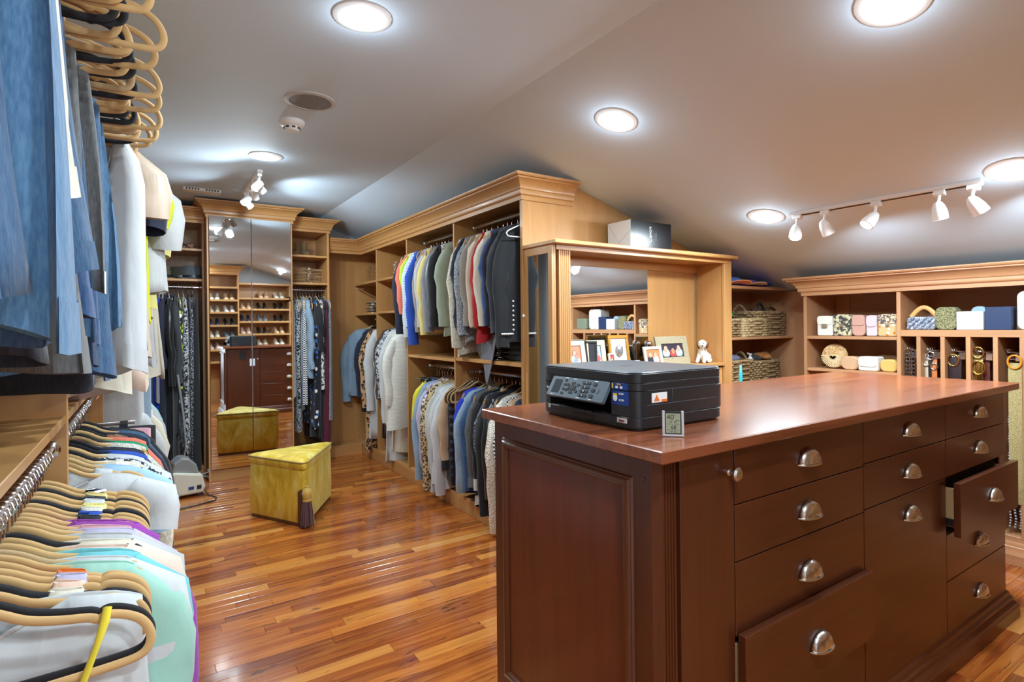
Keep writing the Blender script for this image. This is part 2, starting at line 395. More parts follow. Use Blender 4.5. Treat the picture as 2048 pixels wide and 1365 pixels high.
# ---- centre run: hanging closet along x = 1.765
cc = empty('closet_cabinet', (2.05, 4.1, 0), 'maple open closet run with two hanging bays under a deep crown', 'cabinet')
X0, X1 = 1.765, 2.36
board(cc, 'base_plinth', X0 + .002, X1, 2.60, 5.42, 0, .085, g='y')
board(cc, 'bottom_shelf', X0 + .004, X1, 2.60, 5.6, .085, .104, g='y')
for y in (3.41, 4.24, 4.95): board(cc, 'divider', X0, X1, y - T / 2, y + T / 2, .10, 1.99)
board(cc, 'end_stile', X0, X0 + .045, 2.575, 2.60, 0, 1.97)
# tall end panel follows the ceiling slope
MB().prism([(X0 + .045, 0), (3.25, 0), (3.25, ceil_z(3.25) - .002), (2.13, ceil_z(2.13) - .002), (2.13, 2.0), (X0 + .045, 2.0)], 'y', 2.578, 2.60).build('end_panel', maple('z'), cc)
board(cc, 'back_panel', X1, X1 + .012, 2.60, 5.62, 0, 1.97)
board(cc, 'top_board', X0 + .002, X1, 2.60, 5.6, 1.985, 2.0, g='y')
board(cc, 'middle_shelf', X0 + .003, X1, 2.60, 3.40, 1.01, 1.033)
board(cc, 'middle_shelf', X0 + .003, X1, 3.42, 4.23, 1.00, 1.02)
board(cc, 'middle_shelf', X0 + .003, X1, 4.25, 4.94, 1.66, 1.68)
board(cc, 'middle_shelf', X0 + .003, X1, 4.25, 4.94, 1.365, 1.385)
board(cc, 'middle_shelf', X0 + .003, X1, 4.96, 5.6, 1.66, 1.68)
board(cc, 'middle_shelf', X0 + .003, X1, 4.96, 5.6, 1.36, 1.38)
rail(cc, (1.93, 2.60, 1.935), (1.93, 3.40, 1.935)); rail(cc, (1.93, 3.42, 1.935), (1.93, 4.23, 1.935))
rail(cc, (1.97, 2.60, .925), (1.97, 3.40, .925)); rail(cc, (1.97, 3.42, .925), (1.97, 4.23, .925))
rail(cc, (2.0, 4.25, 1.325), (2.0, 4.94, 1.325)); rail(cc, (2.0, 4.96, 1.325), (2.0, 5.6, 1.325))
MB().tube([(1.80, 5.59, 1.63), (1.80, 5.40, 1.625)], .006, 8).build('valet_rod', CHROME, cc, smooth=40)
crown_run([(1.445, 5.36), (1.765, 5.36), (1.765, 2.578), (2.125, 2.578)], crown_prof(1.953, 2.085, .088)).build('crown_moulding', maple('y'), cc, smooth=25)
board(cc, 'corner_panel', 1.44, X1, 5.60, 5.62, 0, 2.05)
board(cc, 'corner_plinth', 1.44, X0, 5.40, 5.42, 0, .085, g='x')
board(cc, 'corner_shelf', 1.44, X0, 5.40, 5.60, .085, .104, g='x')
board(cc, 'crown_backer', 1.44, X0 + .02, 5.365, 5.38, 1.95, 2.08, g='x')

# ---- back wall: tall mirrored wardrobe and its two neighbours
mc = empty('mirror_wardrobe', (.74, 5.42, 0), 'tall maple wardrobe with two mirrored doors on the far wall', 'wardrobe')
board(mc, 'side_panel', .412, .432, 5.12, 5.75, 0, 2.16); board(mc, 'side_panel', 1.05, 1.07, 5.12, 5.75, 0, 2.16)
board(mc, 'base_plinth', .432, 1.05, 5.125, 5.15, 0, .09, g='x'); board(mc, 'top_board', .412, 1.07, 5.12, 5.75, 2.16, 2.18, g='x')
board(mc, 'bottom_shelf', .432, 1.05, 5.13, 5.75, .09, .11, g='x')
for i, (a, b) in enumerate(((.428, .7385), (.7425, 1.054))):
    d = B(a, b, 5.104, 5.118, .10, 2.162).build('door', maple('z'), mc)
    B(a, b, 5.100, 5.104, .10, 2.162).build('mirror_pane', MIRROR, d, bevel=.0015, label='silvered mirror pane')
    hx = .728 if i == 0 else .752
    B(hx - .007, hx + .007, 5.094, 5.1, .93, .99).build('catch', plain('clear_plastic', srgb(200, 205, 210), .2), d)
crown_run([(.412, 5.75), (.412, 5.104), (1.07, 5.104), (1.07, 5.75)][::-1], crown_prof(2.150, 2.282, .09)).build('crown_moulding', maple('x'), mc, smooth=25) if False else None
crown_run([(.412, 5.75), (.412, 5.112), (1.07, 5.112), (1.07, 5.75)], [(a, b) for a, b in crown_prof(2.150, 2.282, .085)]).build('crown_moulding', maple('x'), mc, smooth=25)

def side_unit(nm, x0, x1, lab):
    u = empty('open_wardrobe', ((x0 + x1) / 2, 5.55, 0), lab, 'wardrobe')
    board(u, 'side_panel', x0, x0 + T, 5.30, 5.75, 0, 2.13); board(u, 'side_panel', x1 - T, x1, 5.30, 5.75, 0, 2.13)
    board(u, 'back_panel', x0, x1, 5.735, 5.755, 0, 2.2)
    for a, b in ((1.893, 1.912), (1.640, 1.660), (.085, .104)): board(u, 'shelf', x0 + T, x1 - T, 5.302, 5.74, a, b, g='x')
    board(u, 'base_plinth', x0 + T, x1 - T, 5.31, 5.33, 0, .085, g='x'); board(u, 'top_board', x0, x1, 5.30, 5.74, 2.13, 2.15, g='x')
    rail(u, (x0 + T, 5.46, 1.60), (x1 - T, 5.46, 1.60))
    crown_run([(x0, 5.30), (x1, 5.30), (x1, 5.58)] if x0 > .5 else [(x0, 5.30), (x1, 5.30)], crown_prof(2.125, 2.245, .08)).build('crown_moulding', maple('x'), u, smooth=25)
    return u
side_unit('l', -.30, .410, 'maple open wardrobe beside the mirror doors holding hats and the blue dress')
side_unit('r', 1.072, 1.437, 'narrow maple open wardrobe between the mirror doors and the leopard coat corner')

# ---- left run (beside the camera)
lc = empty('closet_cabinet', (-.4, 1.6, 0), 'maple closet run beside the camera with jeans above and shirts below', 'cabinet')
board(lc, 'back_panel', -.615, -.60, -.6, 4.9, 0, 2.29)
for y in (-.45, 1.90, 3.36, 4.85):
    p = board(lc, 'divider', -.60, -.178, y - .0115, y + .0115, 0, 2.29)
    if y == 1.90:
        for k in range(14):
            for xx in (-.235, -.52):
                MB().lathe([(.0028, 0), (.0028, .0006)], (xx, y - .0120, 1.09 + .032 * k), 8, Matrix.Rotation(PI / 2, 3, 'X')).build('shelf_pin_hole', DARK, p)
for a, b in ((-.438, 1.888), (1.912, 3.348), (3.372, 4.838)):
    board(lc, 'middle_shelf', -.60, -.182, a, b, 1.0, 1.022)
    board(lc, 'top_shelf', -.60, -.182, a, b, 2.10, 2.122)
    board(lc, 'base_plinth', -.22, -.20, a, b, 0, .09, g='y')
    rail(lc, (-.215, a, .935), (-.215, b, .935)); rail(lc, (-.255, a, 1.985), (-.255, b, 1.985))

# ---- hutch with the photo frames
hu = empty('display_hutch', (2.53, 2.44, 0), 'maple display hutch with a mirrored back, fluted post and photo frames', 'hutch')
board(hu, 'top_board', 1.762, 3.30, 2.27, 2.577, 1.672, 1.695, g='x', bevel=.004)
board(hu, 'top_frieze', 1.80, 3.27, 2.312, 2.325, 1.645, 1.672, g='x')
board(hu, 'soffit', 1.80, 3.27, 2.325, 2.555, 1.650, 1.664, g='x')
board(hu, 'back_panel', 1.80, 3.225, 2.560, 2.576, 0, 1.66)
board(hu, 'side_panel', 3.213, 3.233, 2.33, 2.56, 0, 1.655); board(hu, 'front_stile', 3.208, 3.285, 2.315, 2.335, 0, 1.672)
board(hu, 'side_panel', 3.267, 3.285, 2.335, 2.576, 0, 1.672)
board(hu, 'back_rail', 1.80, 3.213, 2.545, 2.560, 1.598, 1.650, g='x')
B(1.90, 2.735, 2.552, 2.558, 1.0, 1.598).build('mirror_pane', MIRROR, hu, label='mirror filling part of the back')
B(3.200, 3.205, 2.546, 2.560, 1.0, 1.65).build('edge_strip', NICKEL, hu)
board(hu, 'display_shelf', 1.80, 3.213, 2.318, 2.56, .965, .985, g='x', bevel=.003)
dr = board(hu, 'drawer_front', 1.90, 3.207, 2.335, 2.35, .70, .955, g='x')
board(hu, 'door', 1.90, 3.207, 2.335, 2.35, .10, .695); board(hu, 'base_plinth', 1.80, 3.285, 2.33, 2.35, 0, .098, g='x')
# fluted post
pf = []
x0, x1, yb = 1.822, 1.898, 2.318
pts = [(x0, 2.36), (x0, yb)]
for k in range(5):
    c = x0 + .012 + k * .013
    pts += [(c - .004, yb), (c - .002, yb + .004), (c + .002, yb + .004), (c + .004, yb)]
pts += [(x1, yb), (x1, 2.36)]
MB().prism(pts, 'z', 0, 1.672).build('fluted_post', maple('z'), hu)
# side face with framed mirror (faces -x)
board(hu, 'side_stile', 1.773, 1.787, 2.318, 2.352, 0, 1.672); board(hu, 'side_stile', 1.773, 1.787, 2.545, 2.574, 0, 1.672)
board(hu, 'side_rail', 1.773, 1.787, 2.352, 2.545, 1.628, 1.672, g='y'); board(hu, 'side_rail', 1.773, 1.787, 2.352, 2.545, 0, .12, g='y')
B(1.778, 1.783, 2.352, 2.545, .12, 1.628).build('side_mirror', MIRROR, hu, label='narrow side mirror reflecting the black jacket')
board(hu, 'side_backing', 1.787, 1.80, 2.318, 2.576, 0, 1.672)
MB().tube([(1.780, 2.352, .12), (1.780, 2.352, 1.628)], .0045, 6).build('bead', maple('z'), hu, smooth=60)
MB().ball((1.768, 2.575, 1.30), (.008, .008, .010)).build('hinge_cap', WHITE_P, hu, smooth=60)

# ---- corner shelves between hutch and right run
co = empty('corner_shelf_unit', (3.70, 2.5, 0), 'rosy maple corner shelves holding the woven baskets beside the hutch', 'shelf unit')
board(co, 'back_panel', 3.286, 4.11, 2.70, 2.72, 0, 1.50, maple_rose)
board(co, 'wall_panel', 4.085, 4.10, 1.95, 2.70, 0, 1.485, maple_rose)
for a, b in ((1.484, 1.506), (1.130, 1.150), (.745, .765), (.085, .104)):
    board(co, 'shelf', 3.288, 4.083 if a < 1.4 else 4.0, 2.35, 2.70, a, b, maple_rose, g='x', bevel=.003)
board(co, 'base_plinth', 3.288, 4.083, 2.36, 2.38, 0, .085, maple_rose, g='x')

# ---- right run with bags and belts
rc = empty('closet_cabinet', (3.9, 1.0, 0), 'rosy maple wall unit of bag shelves and belt cubbies under a crown', 'cabinet')
XR = 3.70
def rb(name, *a, g=None, bevel=.0015): return board(rc, name, *a, maple_rose, g, bevel)
rb('back_panel', 4.09, 4.105, -.3, 2.06, 0, 1.43)
for y in (2.049, 1.493, .60, .02, -.29): rb('divider', XR, 4.09, y - .0105, y + .0105, 0, 1.43)
for a, b in ((1.504, 2.038), (.031, .589), (-.28, .009)):
    rb('shelf', XR + .002, 4.09, a, b, 1.137, 1.157); rb('shelf', XR + .002, 4.09, a, b, .925, .943) if a > 1 else rb('shelf', XR + .002, 4.09, a, b, .85, .87)
    rb('shelf', XR + .002, 4.09, a, b, .56, .58)
rb('shelf', XR, 4.09, .611, 1.482, 1.160, 1.197)
for i in range(4):
    y = 1.393 - .1135 * i - (.002 * i); rb('cubby_divider', XR, 4.09, y - .0105, y + .0105, .12, 1.160)
rb('cubby_divider', XR, 4.09, .93, .951, .12, 1.160); rb('cubby_divider', XR, 4.09, .78, .801, .12, 1.160)
rb('bottom_shelf', XR + .004, 4.09, -.28, 2.038, .12, .14, g='y')
rb('top_board', XR, 4.09, -.30, 2.06, 1.430, 1.445, g='y')
crown_run([(4.0, 2.06), (XR, 2.06), (XR, -.36)], crown_prof(1.425, 1.545, .095)).build('crown_moulding', maple_rose('y'), rc, smooth=25) if False else None
crown_run([(4.02, 2.06), (XR, 2.06), (XR, -.36)][::-1], [(-a, b) for a, b in crown_prof(1.425, 1.545, .095)]).build('crown_moulding', maple_rose('y'), rc, smooth=25)
crown_run([(XR, 2.06), (XR, -.3)][::-1], [(-a, b) for a, b in base_prof(0, .125, .02)]).build('base_moulding', maple_rose('y'), rc, smooth=25)

# ---- shoe wall behind the camera, seen in the mirrors
sh = empty('shoe_cabinet', (1.3, -.18, 0), 'maple shoe shelving facing the island, seen only in the mirror doors', 'cabinet')
board(sh, 'side_panel', .80, .82, -.36, -.02, 0, 2.15); board(sh, 'side_panel', 1.27, 1.29, -.36, -.02, 0, 2.15)
board(sh, 'back_panel', .80, 3.62, -.375, -.36, 0, 1.60)
board(sh, 'back_panel', .80, 1.29, -.375, -.36, 1.60, 2.15)
board(sh, 'shelf', .82, 1.27, -.36, -.02, 2.13, 2.15, g='x')
for z in (1.93, 1.72, 1.515, 1.30, 1.10, .9, .7): board(sh, 'shelf', .82, 1.27, -.34, -.022, z - .03, z, g='x')
MB
crown_run([(1.29, -.36), (1.29, -.02), (.80, -.02)], crown_prof(2.15, 2.27, .085)).build('crown_moulding', maple('x'), sh, smooth=25)
xs = [1.29, 2.10, 2.86, 3.62]
for x in xs[1:]: board(sh, 'divider', x - .02, x, -.36, -.02, 0, 1.60 if x > 2.2 else 1.78)
board(sh, 'top_board', 1.29, 2.10, -.36, -.01, 1.97, 2.0, g='x'); board(sh, 'divider', 2.08, 2.10, -.36, -.02, 1.70, 1.97); board(sh, 'back_panel', 1.29, 2.10, -.375, -.36, 1.6, 2.0)
for a, b in zip(xs[:-1], xs[1:]):
    for z in (1.755, 1.57, 1.36, 1.15, .95, .75): board(sh, 'shelf', a, b - .02, -.34, -.022, z - .03, z, g='x')
    board(sh, 'base_plinth', a, b - .02, -.05, -.03, 0, .1, g='x')

# ================================================================ ISLAND
isl = empty('island_dresser', (1.97, 1.165, 0), 'large mahogany island dresser with cup-pull drawers and a glossy top', 'dresser')
def ib(name, *a, g=None, bevel=.0012, mf=mahog): return board(isl, name, *a, mf, g, bevel)
ib('tabletop', .885, 3.07, .790, 1.53, .957, .985, g='x', bevel=.0025, mf=mahog_top)
ib('carcass', .985, 3.00, .856, 1.47, .10, .957, mf=lambda g: DARK)
# end panel toward the clothes rack, with raised frame
ib('end_panel', .915, .935, .856, 1.50, .10, .957, g='z')
ib('end_panel', 3.012, 3.035, .845, 1.49, .10, .957, g='z')
def molding_frame(y0, y1, z0, z1, x, out=.014, w=.034):
    prof = [(0, 0), (.10, .35), (.18, .38), (.28, .75), (.42, .95), (.6, 1), (.7, .8), (.78, .8), (.9, .4), (1, .3), (1, 0)]
    c = [(y0, z0), (y1, z0), (y1, z1), (y0, z1)]; sg = [(1, 1), (-1, 1), (-1, -1), (1, -1)]
    for i in range(4):
        j = (i + 1) % 4; mb = MB(); k = len(prof); vs = []
        for q in (i, j):
            for a, b in prof: vs.append((x - out * b, c[q][0] + sg[q][0] * a * w, c[q][1] + sg[q][1] * a * w))
        mb.add(vs, [(t, (t + 1) % k, k + (t + 1) % k, k + t) for t in range(k)] + [tuple(range(k)), tuple(range(k, 2 * k))])
        mb.build('frame_moulding', mahog('y' if i % 2 == 0 else 'z'), isl, smooth=30)
molding_frame(.903, 1.452, .17, .905, .915)
B(.9125, .9145, .937, 1.418, .204, .871).build('inset_panel', wood('mahogany_inset', srgb(108, 50, 28), 'z', .33, .25, .35, 1.3), isl)
MB().lathe([(.006, 0), (.0055, .0015), (.001, .002)], (.9148, .872, .905), 14, Matrix.Rotation(-PI / 2, 3, 'Y')).build('screw_cap', mahog('z'), isl, smooth=40)
# fluted corner post
pts = [(.915, .856), (.915, .848), (.930, .832)]
for k in range(4):
    c = .939 + k * .009; pts += [(c - .003, .832), (c - .0015, .836), (c + .0015, .836), (c + .003, .832)]
pts += [(.974, .832), (.974, .856)]
MB().prism(pts, 'z', .10, .957).build('fluted_post', mahog('z'), isl)
pts2 = [(3.035, .845), (3.02, .835), (3.012, .845)]
def cup_pull(p, scale=1.0):
    """half-dome cup pull on a front facing -y, p = centre of the back plate"""
    g = MB(); W_, H_, D_ = .047 * scale, .043 * scale, .026 * scale
    def f(u, v):
        th = PI * u; ph = v * PI / 2
        r = math.sin(ph) ** .9
        return (p[0] - W_ * math.cos(th) * r, p[1] - D_ * math.cos(ph) ** .8, p[2] - H_ * .42 + H_ * math.sin(th) * r)
    g.grid(f, 17, 9)
    o = g.build('cup_pull', NICKEL, isl, smooth=60, label='brushed nickel cup pull')
    sm = o.modifiers.new('s', 'SOLIDIFY'); sm.thickness = .002
    rim = []
    for k in range(17):
        t = k / 16; a = -1 + 2 * t
        rim.append((p[0] + W_ * 1.06 * a, p[1] - D_ * (1 - a * a) ** .5 * 1.04 - .001, p[2] - H_ * .42))
    MB().tube(rim, .0022, 6).build('rim', NICKEL, o, smooth=60)
    return o
def knob(p):
    M = Matrix.Rotation(PI / 2, 3, 'X')
    MB().lathe([(.009, 0), (.0085, .002), (.005, .005), (.0045, .014), (.010, .019), (.0165, .022), (.0165, .025), (.012, .029), (.001, .030)], p, 20, M).build('knob', NICKEL, isl, smooth=35, label='round nickel knob')
FY = .83
def front(name, x0, x1, z0, z1, y=FY, g='x'):
    return ib(name, x0, x1, y, y + .021, z0, z1, g=g, bevel=.0010)
front('door', .986, 1.178, .105, .945, g='z'); knob((1.160, FY, .893))
c1 = (1.182, 1.812); c2 = (1.816, 2.420); c3 = (2.424, 3.028)
for z0, z1 in ((.811, .945), (.672, .808), (.492, .669), (.105, .300)): front('drawer_front', *c1, z0, z1)
front('drawer_front', 1.184, 1.815, .302, .500, .806)
for k in (1.19, 1.79): ib('drawer_side', k, k + .012, .828, .95, .32, .47, mf=lambda g: plain('birch', srgb(206, 186, 140), .5))
for z0, z1 in ((.817, .948), (.678, .814), (.105, .675)): front('drawer_front', *c2, z0, z1)
for z0, z1 in ((.817, .949), (.680, .814), (.300, .468), (.105, .297)): front('drawer_front', *c3, z0, z1)
front('drawer_front', 2.424, 3.032, .470, .664, .787)
BIRCH = plain('birch', srgb(206, 186, 140), .5)
ib('drawer_side', 2.436, 2.448, .808, 1.2, .50, .640, mf=lambda g: BIRCH); ib('drawer_side', 3.00, 3.012, .808, 1.2, .50, .640, mf=lambda g: BIRCH)
B(2.428, 2.436, .812, 1.1, .505, .53).build('drawer_slide', BLACK_P, isl)
for x, z in ((1.505, .884), (1.505, .741), (1.505, .578), (2.13, .890), (2.13, .752), (2.13, .611), (2.738, .892), (2.738, .752), (2.738, .392), (2.738, .190)): cup_pull((x, FY, z))
cup_pull((1.512, .806, .392)); cup_pull((2.745, .787, .575))
# base moulding all round
crown_run([(.935, 1.49), (.935, .84), (3.02, .84), (3.02, 1.49), (.935, 1.49)], base_prof(0, .118, .046)).build('base_moulding', mahog('x'), isl, smooth=25)
# far side: door, drawers and outlet (mirrored)
def bf(name, x0, x1, z0, z1, g='x'): ib(name, x0, x1, 1.472, 1.492, z0, z1, g=g)
bf('door', .94, 1.36, .105, .945, 'z')
zs = [.105, .27, .44, .61, .78, .945]
for a, b in zip(zs[:-1], zs[1:]):
    for p, q in ((1.364, 2.16), (2.164, 3.03)): bf('drawer_front', p, q, a, b - .003)
    for xc in (1.76, 2.6):
        o = MB().grid(lambda u, v, xc=xc, zc=(a + b) / 2: (xc - .043 * math.cos(PI * u) * math.sin(v * PI / 2), 1.492 + .026 * math.cos(v * PI / 2), zc - .02 + .046 * math.sin(PI * u) * math.sin(v * PI / 2)), 13, 7).build('cup_pull', NICKEL, isl, smooth=60)
MB().ball((1.33, 1.505, .80), .014).build('knob', NICKEL, isl, smooth=60)
B(1.10, 1.18, 1.490, 1.498, .80, .92).build('outlet_plate', BLACK_P, isl, bevel=.003)
# ================================================================ CLOTHES
def cloth(key, c, pat=None, c2=(1, 1, 1, 1), rough=.85, scale=1.0, sheen=.15, weave=900):
    k = 'fabric_' + key
    if k in MATS: return MATS[k]
    g = N(k); v = g.coord(); nz = g.noise(v, 7, 3); base = g.mix(g.ramp(nz, [(.3, (0, 0, 0)), (.75, (.6, .6, .6))]), c, mul(c, .78))
    h = g.noise(g.coord((9, 9, 2.2)), 1.3, 3, .5, .5)
    if pat == 'stripe' or pat == 'vstripe':
        w = g.n('ShaderNodeTexWave', bands_direction='Z' if pat == 'stripe' else 'X'); w.inputs['Scale'].default_value = 18 * scale; w.inputs['Distortion'].default_value = .6
        g.l(v, w.inputs['Vector']); base = g.mix(g.ramp(w.outputs['Fac'], [(.48, (0, 0, 0)), (.52, (1, 1, 1))]), base, c2)
    elif pat == 'check':
        ch = g.n('ShaderNodeTexChecker'); ch.inputs['Scale'].default_value = 45 * scale; ch.inputs['Color1'].default_value = c; ch.inputs['Color2'].default_value = c2
        g.l(g.coord((1, .001, 1)), ch.inputs['Vector']); base = ch.outputs[0]
    elif pat == 'leopard':
        vo = g.n('ShaderNodeTexVoronoi'); vo.inputs['Scale'].default_value = 26 * scale; vo.inputs['Randomness'].default_value = .9
        n2 = g.noise(v, 40 * scale, 2); vm = g.n('ShaderNodeVectorMath', operation='ADD'); sc = g.n('ShaderNodeVectorMath', operation='SCALE'); sc.inputs['Scale'].default_value = .03 / scale
        cn = g.n('ShaderNodeCombineXYZ'); g.l(n2, cn.inputs[0]); g.l(n2, cn.inputs[2]); g.l(cn.outputs[0], sc.inputs[0]); g.l(v, vm.inputs[0]); g.l(sc.outputs[0], vm.inputs[1]); g.l(vm.outputs[0], vo.inputs['Vector'])
        base = g.ramp(vo.outputs['Distance'], [(0, mul(c, .55)), (.22, mul(c, .6)), (.25, c2), (.46, c2), (.50, c), (1, c)])
    elif pat == 'floral':
        vo = g.n('ShaderNodeTexVoronoi'); vo.inputs['Scale'].default_value = 22 * scale; g.l(v, vo.inputs['Vector'])
        hs = g.ramp(g.noise(vo.outputs['Color'], 3, 1), [(.35, c2), (.5, srgb(250, 250, 245)), (.58, c), (.7, mul(c2, .5))], 'CONSTANT'); base = g.mix(g.ramp(vo.outputs['Distance'], [(.30, (1, 1, 1)), (.42, (0, 0, 0))]), c, hs)
    elif pat in ('tweed', 'print'):
        n2 = g.noise(v, (260 if pat == 'tweed' else 38) * scale, 2, .6, .8); base = g.mix(g.ramp(n2, [(.47, (0, 0, 0)), (.53, (1, 1, 1))]), c, c2)
    elif pat == 'denim':
        n2 = g.noise(g.coord((300, 300, 60)), 1, 2); base = g.mix(g.ramp(n2, [(.35, (0, 0, 0)), (.7, (.5, .5, .5))]), base, c2)
        n3 = g.noise(v, 5, 2); base = g.mix(g.ramp(n3, [(.45, (0, 0, 0)), (.8, (.3, .3, .3))]), base, c2)
    elif pat == 'quilt':
        w = g.n('ShaderNodeTexWave', bands_direction='Z'); w.inputs['Scale'].default_value = 5.5; g.l(v, w.inputs['Vector']); h = w.outputs['Fac']
    elif pat == 'knit':
        w = g.n('ShaderNodeTexWave', bands_direction='Z'); w.inputs['Scale'].default_value = 36 * scale; w.inputs['Distortion'].default_value = 1; g.l(v, w.inputs['Vector'])
        base = g.mix(g.ramp(w.outputs['Fac'], [(0, (.16, .16, .16)), (.5, (0, 0, 0))]), base, mul(c, .6)); h = w.outputs['Fac']
    elif pat == 'rib':
        w = g.n('ShaderNodeTexWave', bands_direction='X'); w.inputs['Scale'].default_value = 40 * scale; g.l(v, w.inputs['Vector'])
        base = g.mix(g.ramp(w.outputs['Fac'], [(0, (.3, .3, .3)), (.5, (0, 0, 0))]), base, mul(c, .6))
    elif pat == 'sequin':
        vo = g.n('ShaderNodeTexVoronoi'); vo.inputs['Scale'].default_value = 110 * scale; g.l(v, vo.inputs['Vector']); base = g.mix(g.ramp(vo.outputs['Distance'], [(.2, (1, 1, 1)), (.5, (0, 0, 0))]), c, c2); h = vo.outputs['Distance']
    g.col(base); g.bump(h, .55 if pat in ('quilt', 'denim') else .45, .03 if pat == 'denim' else .016 if pat != 'knit' else .003)
    g.set(Roughness=rough, Sheen_Weight=sheen, Sheen_Roughness=.5); MATS[k] = g.m; return g.m

TAN = plain('velvet_tan', srgb(205, 166, 110), .8, 0, Sheen_Weight=.3); TAN2 = plain('velvet_tan_dusty', srgb(190, 160, 118), .85, 0, Sheen_Weight=.3)
BLKV = plain('velvet_black', srgb(22, 22, 28), .8, 0, Sheen_Weight=.2); WHT = plain('white_plastic', srgb(232, 236, 240), .3)
WOODH = plain('hanger_wood', srgb(214, 160, 96), .4)
HW = .212
def hanger_path():
    P = [(0, -.062), (.012, -.064), (.035, -.074), (.065, -.092), (.10, -.103), (.135, -.110), (.147, -.116), (.158, -.112), (.178, -.118), (.197, -.130), (.208, -.146), (HW, -.163), (.208, -.178), (.197, -.187), (.17, -.191), (.10, -.193), (0, -.194)]
    return [(x, 0, z) for x, z in P] + [(-x, 0, z) for x, z in P[-2:0:-1]]
def smooth_path(P, k=3):
    P = [Vector(p) for p in P]; n = len(P); out = []
    for i in range(n):
        a, b, c, d = P[i - 1], P[i], P[(i + 1) % n], P[(i + 2) % n]
        for j in range(k):
            t = j / k; out.append(.5 * ((2 * b) + (c - a) * t + (2 * a - 5 * b + 4 * c - d) * t * t + (3 * b - a - 3 * c + d) * t ** 3))
    return out
def white_path():
    P = [(0, -.062), (.06, -.090), (.12, -.118), (.18, -.146), (.200, -.158), (.207, -.170), (.200, -.182), (.185, -.186), (.09, -.186), (0, -.186)]
    return [(x, 0, z) for x, z in P] + [(-x, 0, z) for x, z in P[-2:0:-1]]
def hook_path(): return [(0, 0, -.064), (0, 0, -.035), (.004, 0, -.025), (.014, 0, -.014), (.0185, 0, 0), (.015, 0, .012), (.004, 0, .0185), (-.008, 0, .017), (-.0165, 0, .008), (-.0185, 0, -.002)]
HM = {}
for nm, m in (('tan', TAN), ('dusty', TAN2), ('black', BLKV), ('white', WHT), ('wooden', WOODH)):
    mb = MB(); mb.tube(smooth_path(hanger_path() if nm != 'white' else white_path()), .0066 if nm != 'white' else .0038, 9, closed=True, flat=(.62 if nm != 'white' else .9), up=(0, 1, 0))
    HM[nm] = mb.mesh('hanger', m, 50)
HOOK = MB().tube(hook_path(), .0019, 6).mesh('hook', CHROME, 60)
BARM = MB().tube([(-.17, 0, -.085), (.17, 0, -.085)], .004, 6).mesh('bar', CHROME, 60)
CLIPM = MB().box(-.014, .014, -.008, .008, -.12, -.082).mesh('clip', BLACK_P)
HN = {'tan': 'tan velvet', 'dusty': 'dusty tan velvet', 'black': 'black velvet', 'white': 'white plastic', 'wooden': 'pale wooden'}
def hanger(kind, loc, rz, label, group):
    if kind == 'clip':
        o = link('clip_hanger', BARM, None, loc, (0, 0, rz)); link('hook', MB_hookclip, o); 
        for s in (-1, 1): link('clip', CLIPM, o, (s * .13, 0, 0))
    else:
        o = link('clothes_hanger', HM[kind], None, loc, (0, 0, rz)); h = link('hook', HOOK, o)
    return tag(o, label, 'hanger', group)
MB_hookclip = MB().tube([(0, 0, -.085)] + hook_path()[1:], .0019, 6).mesh('hook', CHROME, 60)

def shz(x, slope=.27, z0=-.085):
    x = abs(x)
    if x < .065: return -.068 - .014 * x / .065
    if x < .10: return -.082 - .010 * (x - .065) / .035
    if x < .178: return -.092 - .015 * (x - .10) / .078
    return -.107 - (.55 if x < .215 else .8) * (x - .178)
def body_mb(hw=.205, L=.62, d=.035, neck=.08, drop=.07, flare=.05, seed=0, tank=False, slope=.27, hem=.02, rows=12, n=30, wav=1.0, cx=0, point=0):
    r = random.Random(seed); k1, k2, k3 = r.randint(3, 5), r.randint(6, 8), r.randint(9, 12); p1, p2, p3, p4 = [r.random() * 6.28 for _ in range(4)]
    ay = r.uniform(.5, 1) * wav; skew = r.uniform(-.012, .012)
    def f(u, t):
        th = 2 * PI * u; c, s = math.cos(th), math.sin(th)
        w0 = hw
        if tank: w0 = hw * (.62 if t < .06 else min(1, .62 + .38 * (t - .06) / .16)) if t < .22 else hw
        w = w0 * (1 + flare * t * 1.6); x = w * math.copysign(abs(c) ** .85, c)
        D = .0095 + (d - .0095) * min(1, t / .22) ** .6
        amp = (.16 + .84 * t) * .017 * ay
        fold = amp * (math.sin(k1 * th + p1 + 1.2 * t) + .6 * math.sin(k2 * th + p2) + .35 * math.sin(k3 * th + p3 - t))
        y = D * math.copysign(abs(s) ** .8, s) + fold * (1 if s >= 0 else .8)
        x += .5 * fold * c
        zs = shz(x, slope)
        if abs(x) < neck: zs -= drop * (1 - (x / neck) ** 2) ** .5 * (1 if s < 0 else .25)
        zb = -.08 - L - hem * math.sin(k1 * th * .5 + p4) - point * max(0, 1 - abs(c + .9) * .9)
        z = zs + (zb - zs) * t
        return (x + skew * t + cx, y, z)
    mb = MB(); mb.grid(f, n, rows, closeu=True); return mb
